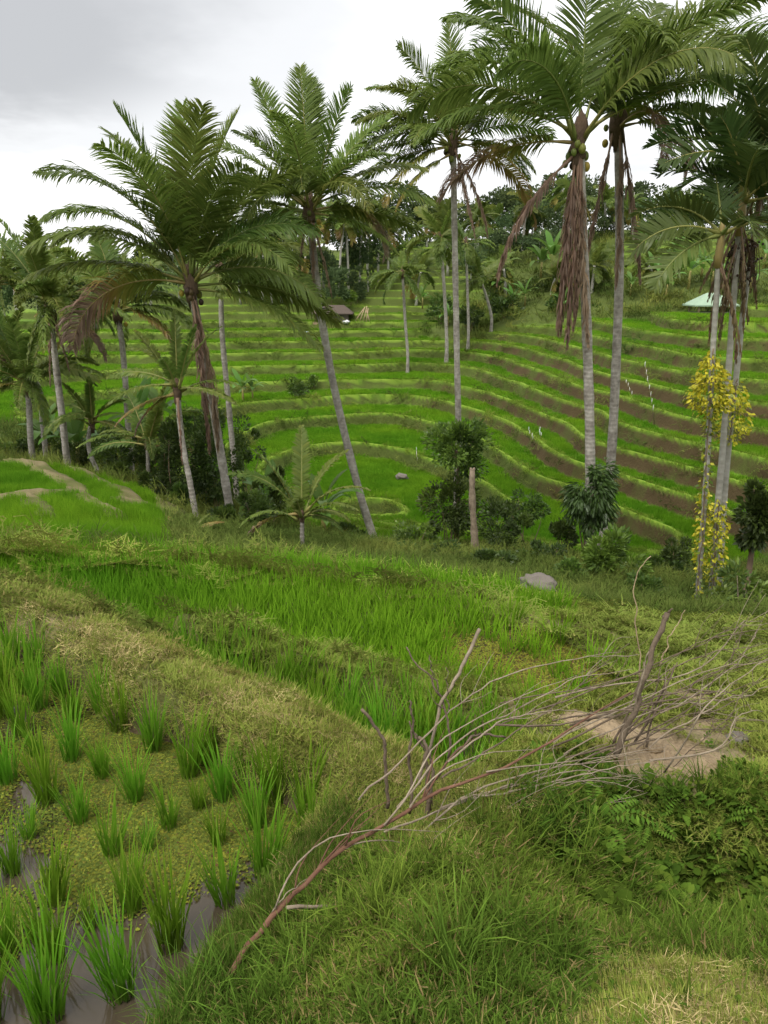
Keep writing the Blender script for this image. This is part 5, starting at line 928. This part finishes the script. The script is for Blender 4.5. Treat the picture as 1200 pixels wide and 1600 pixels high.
def hip(m, w_, d_, h_, z0, rl):
    V = [(-w_, -d_, z0), (w_, -d_, z0), (w_, d_, z0), (-w_, d_, z0), (-rl, 0, z0+h_), (rl, 0, z0+h_), (-w_, -d_, z0-.12), (w_, -d_, z0-.12), (w_, d_, z0-.12), (-w_, d_, z0-.12)]
    m.add(V, [[0, 1, 5, 4], [2, 3, 4, 5], [0, 6, 7, 1], [1, 7, 8, 2], [2, 8, 9, 3], [3, 9, 6, 0], [9, 8, 7, 6]], [[1, 2, 5], [3, 0, 4]])
part('roof', 'thatch', hut, lambda m: hip(m, 3.1, 2.1, 1.15, 1.3, 1.7)); hut.scale = (.86, .86, .86)
sk = P(541, 501, 95.8); V, F = ball((0, 0, .2), (.5, .3, .22), rg, 0, 8, 10, .2); o = obj('sack', mesh_data('sack', V, F, M['white'])); o.location = (sk[0], sk[1], hz-.1); tag(o, 'white sack lying at the end of the hut', 'sack')
for i, (dx, dx2, h_) in enumerate(((-1.1, .2, 1.7), (-.4, .35, 1.9), (.1, .6, 2.0), (.5, .75, 1.75), (1.0, .5, 1.6))):
    p = P(566, 505, 96.5); V, Q, T = tube([[dx, 0, -.15], [dx2, .3, h_]], [.09, .06], 6); o = obj('leaning_pole', mesh_data('leaning_pole', V, [Q, T], M['pole'])); o.location = (p[0], p[1], max(p[2], H(p[0], p[1]))); tag(o, ('most slanting', 'second from the hut', 'middle', 'second outermost', 'outermost')[i]+' bare pole propped up beside the hut', 'pole', 'poles propped beside the hut')
pv = P(1108, 493, 77); pz = H(pv[0], pv[1]); pav = empty('pavilion', (pv[0], pv[1], pz), 'open field shelter with pale green pitched roof behind the areca trunks', 'shelter')
hh = max(1.0, P(1108, 482, 77)[2]-pz)
part('roof', 'green_roof', pav, lambda m: hip(m, 2.2, 1.7, 1.15, hh, .5))
for x_ in (-1.6, 1.6):
    for y_ in (-1.2, 1.2): part('post', 'pole', pav, lambda m, x_=x_, y_=y_: m.box((x_, y_, hh/2-.15), (.13, .13, hh+.2)))
part('platform', 'hutwall', pav, lambda m: m.box((0, 0, .15), (3.4, 2.6, .35)))

def skin_body(name, joints, edges, mat, parent):
    me = bpy.data.meshes.new(name); me.from_pydata([j[0] for j in joints], edges, []); o = obj(name, me, parent); sk = o.modifiers.new('skin', 'SKIN')
    for v, j in zip(me.skin_vertices[0].data, joints): v.radius = (j[1], j[1]); v.use_root = False
    me.skin_vertices[0].data[0].use_root = True; o.modifiers.new('sub', 'SUBSURF').levels = 1; o.modifiers['sub'].render_levels = 1; me.materials.append(mat); return o
pp = hit(482, 530, 60); pzz = H(pp[0], pp[1]); person = empty('person', (pp[0], pp[1], pzz), 'person in pale blue top bent over working on a far terrace', 'person')
J = [((.05, 0, .78), .13), ((-.12, 0, .90), .16), ((-.34, 0, .93), .15), ((-.47, 0, .86), .06), ((-.56, 0, .80), .095), ((-.62, 0, .74), .07), ((.06, -.1, .45), .085), ((.1, -.1, .06), .05), ((.0, -.1, .02), .04), ((.06, .1, .45), .085), ((.12, .1, .06), .05), ((.02, .1, .02), .04), ((-.36, -.18, .72), .055), ((-.42, -.17, .45), .04), ((-.45, -.15, .33), .035), ((-.36, .18, .72), .055), ((-.44, .17, .45), .04), ((-.47, .15, .33), .035)]
E_ = [(0, 1), (1, 2), (2, 3), (3, 4), (4, 5), (0, 6), (6, 7), (7, 8), (0, 9), (9, 10), (10, 11), (2, 12), (12, 13), (13, 14), (2, 15), (15, 16), (16, 17)]
skin_body('body', J, E_, M['skin'], person)
skin_body('shirt', [((.02, 0, .80), .15), ((-.12, 0, .90), .185), ((-.36, 0, .93), .17), ((-.37, -.18, .74), .07), ((-.41, -.17, .56), .06), ((-.37, .18, .74), .07), ((-.42, .17, .56), .06)], [(0, 1), (1, 2), (2, 3), (3, 4), (2, 5), (5, 6)], M['shirt'], person)
skin_body('trousers', [((.06, 0, .76), .15), ((.06, -.1, .45), .105), ((.1, -.1, .12), .075), ((.06, .1, .45), .105), ((.12, .1, .12), .075)], [(0, 1), (1, 2), (0, 3), (3, 4)], M['clothdark'], person)
V, F = ball((-.55, 0, .88), (.13, .13, .09), rg, 0, 6, 8); obj('headcloth', mesh_data('headcloth', V, F, M['white']), person)

for i, (a, b, a2, b2, Y, lb) in enumerate([(1008,570,1024,658,40,'long white bird scaring strip on a leaning stick, terraces right of the grey palm'),(978,596,991,618,42,'short white strip on the terrace beside the grey palm trunk'),(826,670,836,690,33,'white rag on a stick on the terrace right of the round tree'),(842,668,846,684,34,'smaller white rag beside the one right of the round tree'),(651,702,652,722,36,'short white marker stick left of the round tree')]):
    q = hit(a2, b2+4, 20); Y = q[1]; p, q = P(a, b, Y), P(a2, b2, Y); root = empty('bird_scarer', q, lb, 'bird scarer', 'bird scarers on the terraces'); d = p-q; hz_ = H(q[0], q[1])-q[2]
    V, Q, T = tube([[0, 0, min(hz_, 0)-.1], d*.5, d], [.018, .014, .01], 4); obj('stick', mesh_data('stick', V, [Q, T], M['dead_grey']), root)
    mb = MB()
    for k in np.linspace(.25, 1, 4 if i else 7): V_, F_ = ball(d*k+rg.normal(0, .03, 3), (.02, .018, .12 if i else .15), rg, 0, 5, 5, .3); mb.add(V_, F_)
    obj('strips', mb.data('strips', M['ribbon']), root, 'stuff')

# ------------------------------------------------------------------ dead branches, cut stems and brushwood in the foreground
def wig(c, amt, rg): n = len(c); k = rg.normal(0, 1, c.shape); k = (k+np.roll(k, 1, 0)+np.roll(k, -1, 0))/3; k[0] = 0; return c+k*amt
def branch_mesh(pts, r0, r1, mat, rg, n=26, sides=6, amt=.006):
    pts = np.asarray(pts, float); c = wig(spline(pts, n), amt, rg); rad = np.linspace(r0, r1, n)*(1+.10*rg.uniform(-1, 1, n)); V, Q, T = tube(c, rad, sides); return mesh_data('branch', V, [Q, T], mat), c
def dead_branch(name, label, cat, pts, r0, r1, mat, seed, twigs=(), group=None, n=26, auto=0, kink=.009):
    rg = np.random.default_rng(seed+3000); W = np.array([P(*q) for q in pts]); base = W[0]; root = empty(name, base, label, cat, group); me, c = branch_mesh(W-base, r0, r1, M[mat], rg, n, 6, kink); obj('stem', me, root)
    for q, a, b in twigs:
        me, _ = branch_mesh(np.array([P(*t) for t in q])-base, a, b, M[mat if len(q) < 3 else 'dead_grey'], rg, 14, 5); obj('twig', me, root)
    L = np.linalg.norm(c[-1]-c[0])
    for i in range(auto):
        k = int(rg.uniform(.25, .95)*(n-2)); t = norm(c[k+1]-c[k]); dv = norm(t*.9+norm(rg.normal(0, 1, 3))*.75+[0, 0, .15]); l = L*rg.uniform(.08, .24)
        me, _ = branch_mesh(np.array([c[k], c[k]+dv*l*.5+rg.normal(0, .02, 3)*l*3, c[k]+norm(dv+t*.5)*l]), r1*.8+.0008, .0008, M[mat], rg, 8, 4, .003); obj('twig', me, root)
    return root
dead_branch('dead_branch', 'long red brown dead branch lying across the grass from bank to brushwood', 'branch', [(350,1535,1.86),(385,1480,1.96),(430,1418,2.06),(480,1378,2.15),(540,1325,2.26),(600,1290,2.36),(680,1240,2.5),(770,1203,2.66),(870,1150,2.9),(985,1082,3.25)], .0125, .004, 'dead_red', 1, [
 ([(430,1420,2.05),(450,1370,2.1),(500,1320,2.2),(560,1300,2.3),(640,1296,2.4),(730,1302,2.5),(800,1310,2.6)], .004, .0012), ([(425,1425,2.05),(450,1395,2.08),(480,1370,2.15)], .003, .001),
 ([(540,1326,2.26),(600,1310,2.35),(680,1328,2.45),(760,1318,2.55)], .0035, .001), ([(600,1290,2.36),(640,1240,2.45),(680,1170,2.6),(740,1125,2.7),(830,1080,2.85),(900,1055,3.0)], .0045, .0012),
 ([(640,1262,2.42),(680,1215,2.5),(720,1192,2.6),(790,1175,2.75),(880,1168,2.9)], .004, .0012), ([(760,1206,2.64),(850,1195,2.8),(950,1180,3.0),(1040,1165,3.15)], .004, .001)], auto=8)
dead_branch('dead_branch', 'thin tan branch from the same foot, arching low over the grass', 'branch', [(365,1534,1.86),(430,1520,1.92),(520,1475,2.05),(600,1425,2.2),(690,1362,2.4),(740,1300,2.6),(830,1262,2.8),(890,1240,2.95)], .0062, .002, 'dead_grey', 2, auto=6)
dead_branch('dead_branch', 'pale thin branch running level above the long red one', 'branch', [(448,1418,2.02),(520,1412,2.12),(600,1372,2.25),(700,1318,2.45),(800,1262,2.7),(900,1222,2.9),(1015,1212,3.1)], .0065, .0015, 'dead_grey', 3, auto=7)
dead_branch('dead_branch', 'grey branch slanting up from the grass through the cut stems', 'branch', [(540,1432,2.18),(590,1360,2.35),(660,1295,2.5),(760,1230,2.75),(880,1196,3.0),(1000,1186,3.2)], .0075, .002, 'dead_grey', 4, auto=7)
dead_branch('dead_branch', 'grey twig stuck upright in the grass below the branches', 'branch', [(660,1470,2.05),(668,1430,2.12),(676,1385,2.2),(682,1345,2.3)], .004, .002, 'dead_grey', 5, auto=5)
long_px = [[(560,1250,2.55),(640,1175,2.7),(720,1100,2.85),(800,1055,3.0),(900,1030,3.1),(1000,1025,3.2)], [(620,1262,2.5),(690,1180,2.7),(800,1110,2.9),(900,1062,3.1),(990,1045,3.2)], [(690,1215,2.6),(800,1150,2.85),(900,1075,3.1),(985,1005,3.3)], [(600,1300,2.45),(760,1240,2.75),(900,1205,3.0),(1010,1218,3.2)], [(640,1330,2.4),(800,1292,2.7),(900,1268,2.9),(1000,1250,3.1)], [(700,1190,2.6),(780,1130,2.8),(860,1112,2.9),(960,1118,3.1)], [(650,1340,2.35),(760,1296,2.6),(860,1290,2.8),(930,1320,2.8)], [(720,1250,2.65),(850,1225,2.85),(960,1200,3.0),(1080,1185,3.3)], [(600,1345,2.35),(720,1300,2.55),(830,1215,2.9),(950,1160,3.1)], [(690,1262,2.6),(820,1228,2.85),(930,1222,3.0),(1005,1232,3.1)]]
lbl = ['long thin arching twig reaching over the yellow rice corner', 'second arching twig below the longest one', 'dark straight twig crossing the yellow rice corner', 'pale twig sagging over the bare earth edge', 'lowest pale twig over the grass hollow', 'curved twig in front of the bare earth mound', 'twig whose end dips into the grass hollow', 'straight pale twig reaching across the bare earth', 'twig rising steeply from the red branch to the mound', 'twig lying just under the red branch end']
for i, q in enumerate(long_px): dead_branch('dry_twig', lbl[i], 'twig', q, .0048, .0014, 'dead_grey' if i != 2 else 'dead_dark', 10+i, (), 'dry twigs of the fallen branches', auto=5)
stems = [([(605,1262,2.72),(603,1195,2.74),(597,1150,2.75),(566,1105,2.76)], .0125, .010, 'curved cut stem with pale sawn end, nearest the straw path'), ([(640,1270,2.7),(640,1190,2.72),(643,1140,2.74),(640,1097,2.75)], .010, .007, 'straight dark cut stem beside the curved one'), ([(672,1265,2.7),(674,1195,2.72),(655,1160,2.74),(640,1125,2.76)], .011, .006, 'forked cut stem in the middle of the cut shrub'), ([(655,1225,2.74),(690,1110,2.8),(720,1045,2.84),(750,986,2.88)], .0095, .0125, 'thick pale cut stem pointing up and away over the rice'), ([(700,1185,2.78),(701,1125,2.8),(685,1082,2.82),(660,1048,2.84),(633,1015,2.86)], .0085, .005, 'dark stem leaning back towards the path'), ([(688,1086,2.82),(677,1055,2.83),(671,1025,2.84)], .0055, .004, 'short dark prong above the leaning dark stem'), ([(672,1225,2.72),(710,1178,2.76),(738,1150,2.8),(790,1153,2.85)], .0095, .007, 'elbow shaped stub with pale broken end'), ([(668,1300,2.66),(670,1235,2.7),(668,1180,2.72),(655,1150,2.74)], .016, .011, 'stout dark base stem of the cut shrub'), ([(700,1110,2.8),(699,1085,2.81),(697,1045,2.82)], .005, .003, 'short thin prong beside the thick pale stem')]
for i, (q, a, b, lb) in enumerate(stems): dead_branch('cut_stem', lb, 'stem', q, a*.72, b*.66, 'dead_dark' if i != 3 else 'dead_grey', 40+i, (), 'stems of the cut shrub', auto=2 if i in (2, 4) else 0)
dead_branch('broken_stake', 'thick broken stake leaning in the bare earth, splintered top', 'stake', [(962,1180,3.28),(985,1120,3.3),(1005,1060,3.33),(1025,1005,3.36),(1040,958,3.4)], .016, .013, 'dead_dark', 60, [([(1037,965,3.4),(1050,952,3.4)], .012, .004), ([(990,1110,3.3),(1004,1060,3.28),(1012,1020,3.27)], .006, .003)])
dead_branch('dry_stalk', 'thin yellow grass stalk standing tall and bent at the tip', 'stalk', [(1000,1062,4.0),(994,1000,4.0),(991,945,4.0),(996,895,4.0),(1018,868,4.0)], .0045, .002, 'pole', 61)
dead_branch('dry_stalk', 'short pale stalk beside the broken stake', 'stalk', [(1030,1040,3.7),(1045,1000,3.7),(1070,952,3.7)], .004, .002, 'pole', 62)
rgb = np.random.default_rng(41)
ends = ['topmost', 'second highest', 'upper', 'high arching', 'middle', 'crossing', 'pale middle', 'lower', 'low', 'lowest', 'sagging', 'straightest']
for i in range(22):
    f = i/21; ey = 945+rgb.uniform(-25, 25)+210*f; Y1 = rgb.uniform(3.55, 4.3); cy = 1110+60*(f-.5)*2+rgb.normal(0, 26); cx = 1050+rgb.normal(0, 55)
    a = (cx-rgb.uniform(40, 240), cy+rgb.uniform(10, 95), rgb.uniform(3.2, 3.5)); q = [a, (cx, cy, Y1-.25), ((cx+1215)/2, (cy+ey)/2+rgb.normal(-6, 9), Y1-.1), (1215+rgb.uniform(-70, 40), ey, Y1)]
    dead_branch('brushwood_stick', f'{ends[i % 12]} {("grey", "tan", "dark")[i % 3]} stick in the brushwood heap, {("thin", "bent", "forked", "knotty", "bare")[i % 5]} and dry', 'stick', q, rgb.uniform(.003, .0066), .0015, ('dead_grey', 'dead_dark', 'dead_dark')[i % 3], 100+i, (), 'sticks of the brushwood heap', 16, auto=int(rgb.integers(3, 7)), kink=.02)
for i in range(6):
    px = 1030+rgb.uniform(-45, 45); q = [(px-rgb.uniform(10, 60), 1150+rgb.uniform(0, 20), 3.6), (px, 1090+rgb.uniform(-10, 15), 3.7), (px+rgb.uniform(10, 45), 1040+rgb.uniform(-10, 20), 3.8)]
    dead_branch('brushwood_stick', f'{ends[i]} upright brown stick bundled at the middle of the brushwood heap', 'stick', q, .007, .0025, 'dead_dark', 150+i, (), 'sticks bundled in the brushwood heap', 14)
for i, (a, b, z) in enumerate([(1045,1205,-2.62),(930,1150,-2.65),(1075,1215,-2.6),(990,1110,-2.65),(1100,1165,-2.7),(910,1135,-2.72),(1020,1165,-2.62),(965,1190,-2.6)]):
    g0 = G(a, b, z); V, F = ball((0, 0, 0), np.array([.05, .04, .025])*rgb.uniform(.6, 1.3), rgb, 0, 6, 8, .18); o = obj('clod', mesh_data('clod', V, F, M['terrain'], {'z_bare': np.ones(len(V)), 'z_turf': np.ones(len(V))})); o.location = (g0[0], g0[1], H(g0[0], g0[1])+.008); tag(o, ('flat', 'rounded', 'outermost', 'far', 'trailside', 'small', 'central', 'near')[i]+' dry clod of earth on the bare mound', 'clod', 'clods on the bare mound')
# ferns and bigger weeds in the hollow of the bank
def fern_mesh(rg, n=7):
    mb = MB()
    for i in range(n):
        az = i*2*pi/n+rg.normal(0, .3); L = rg.uniform(.22, .38); m_ = 14; s_ = np.linspace(0, 1, m_); pit = R(rg.uniform(45, 70))-R(80)*s_**1.3; d = np.stack([np.cos(az)*np.cos(pit), np.sin(az)*np.cos(pit), np.sin(pit)], -1); p = np.cumsum(d*L/m_, 0); sd = np.array([-sin(az), cos(az), 0])
        for k in range(1, m_):
            w_ = .055*sin(pi*min(1, .15+.85*(1-s_[k])))
            for q in (-1, 1): mb.add([p[k], p[k]+sd*q*w_*.5+d[k]*.012+[0, 0, -.004], p[k]+sd*q*w_+d[k]*.008-[0, 0, .012], p[k]+sd*q*w_*.5-d[k]*.006], [[0, 1, 2, 3]], a=rg.uniform(.3, .9))
    return mb.data('fern', M['weed'])
FERN = [fern_mesh(rgb) for _ in range(3)]; BROAD = [leaflet_rosette(14, .15, .06, .05, rgb, .55).data(f'broad_{i}', M['weed']) for i in range(3)]
words = ['beside the earth scar', 'under the bank rim', 'at the hollow floor', 'near the picture edge', 'below the bare mound', 'in the dark of the hollow', 'right of the earth scar', 'at the foot of the bank', 'above the dry ledge', 'low in the grass', 'beside the hollow', 'near the bottom edge', 'on the bank shoulder', 'half hidden in grass', 'under the twigs', 'by the trail']
for i, (a, b) in enumerate([(1010,1290),(1060,1310),(1110,1330),(1160,1320),(1040,1370),(1090,1390),(1140,1370),(1185,1360),(1000,1420),(1060,1440),(1120,1440),(1180,1450),(930,1290),(900,1400),(870,1330),(1150,1270),(1020,1330),(1075,1350),(1130,1300),(1190,1300),(960,1440)]):
    d = ray(a, b); t = np.linspace(1.2, 6, 400); pts = d[None]*t[:, None]; zz = Hs(pts[:, 0], pts[:, 1]); k = int(np.argmax(pts[:, 2] < zz)); p = pts[k]
    o = obj('fern' if i % 3 == 0 else 'broad_leaved_weed', FERN[i % 3] if i % 3 == 0 else BROAD[i % 3], None); o.location = (p[0], p[1], zz[k]-.01); o.rotation_euler = (rgb.normal(0, .2)+.35, rgb.normal(0, .2), rgb.uniform(0, 6.28)); q = rgb.uniform(.6, 1.0); o.scale = (q, q, q)
    tag(o, f'{("small fern", "dark broad leaved weed", "green leafy weed")[i % 3]} {words[i % 16]}', 'fern' if i % 3 == 0 else 'weed', 'ferns and weeds in the bank hollow')
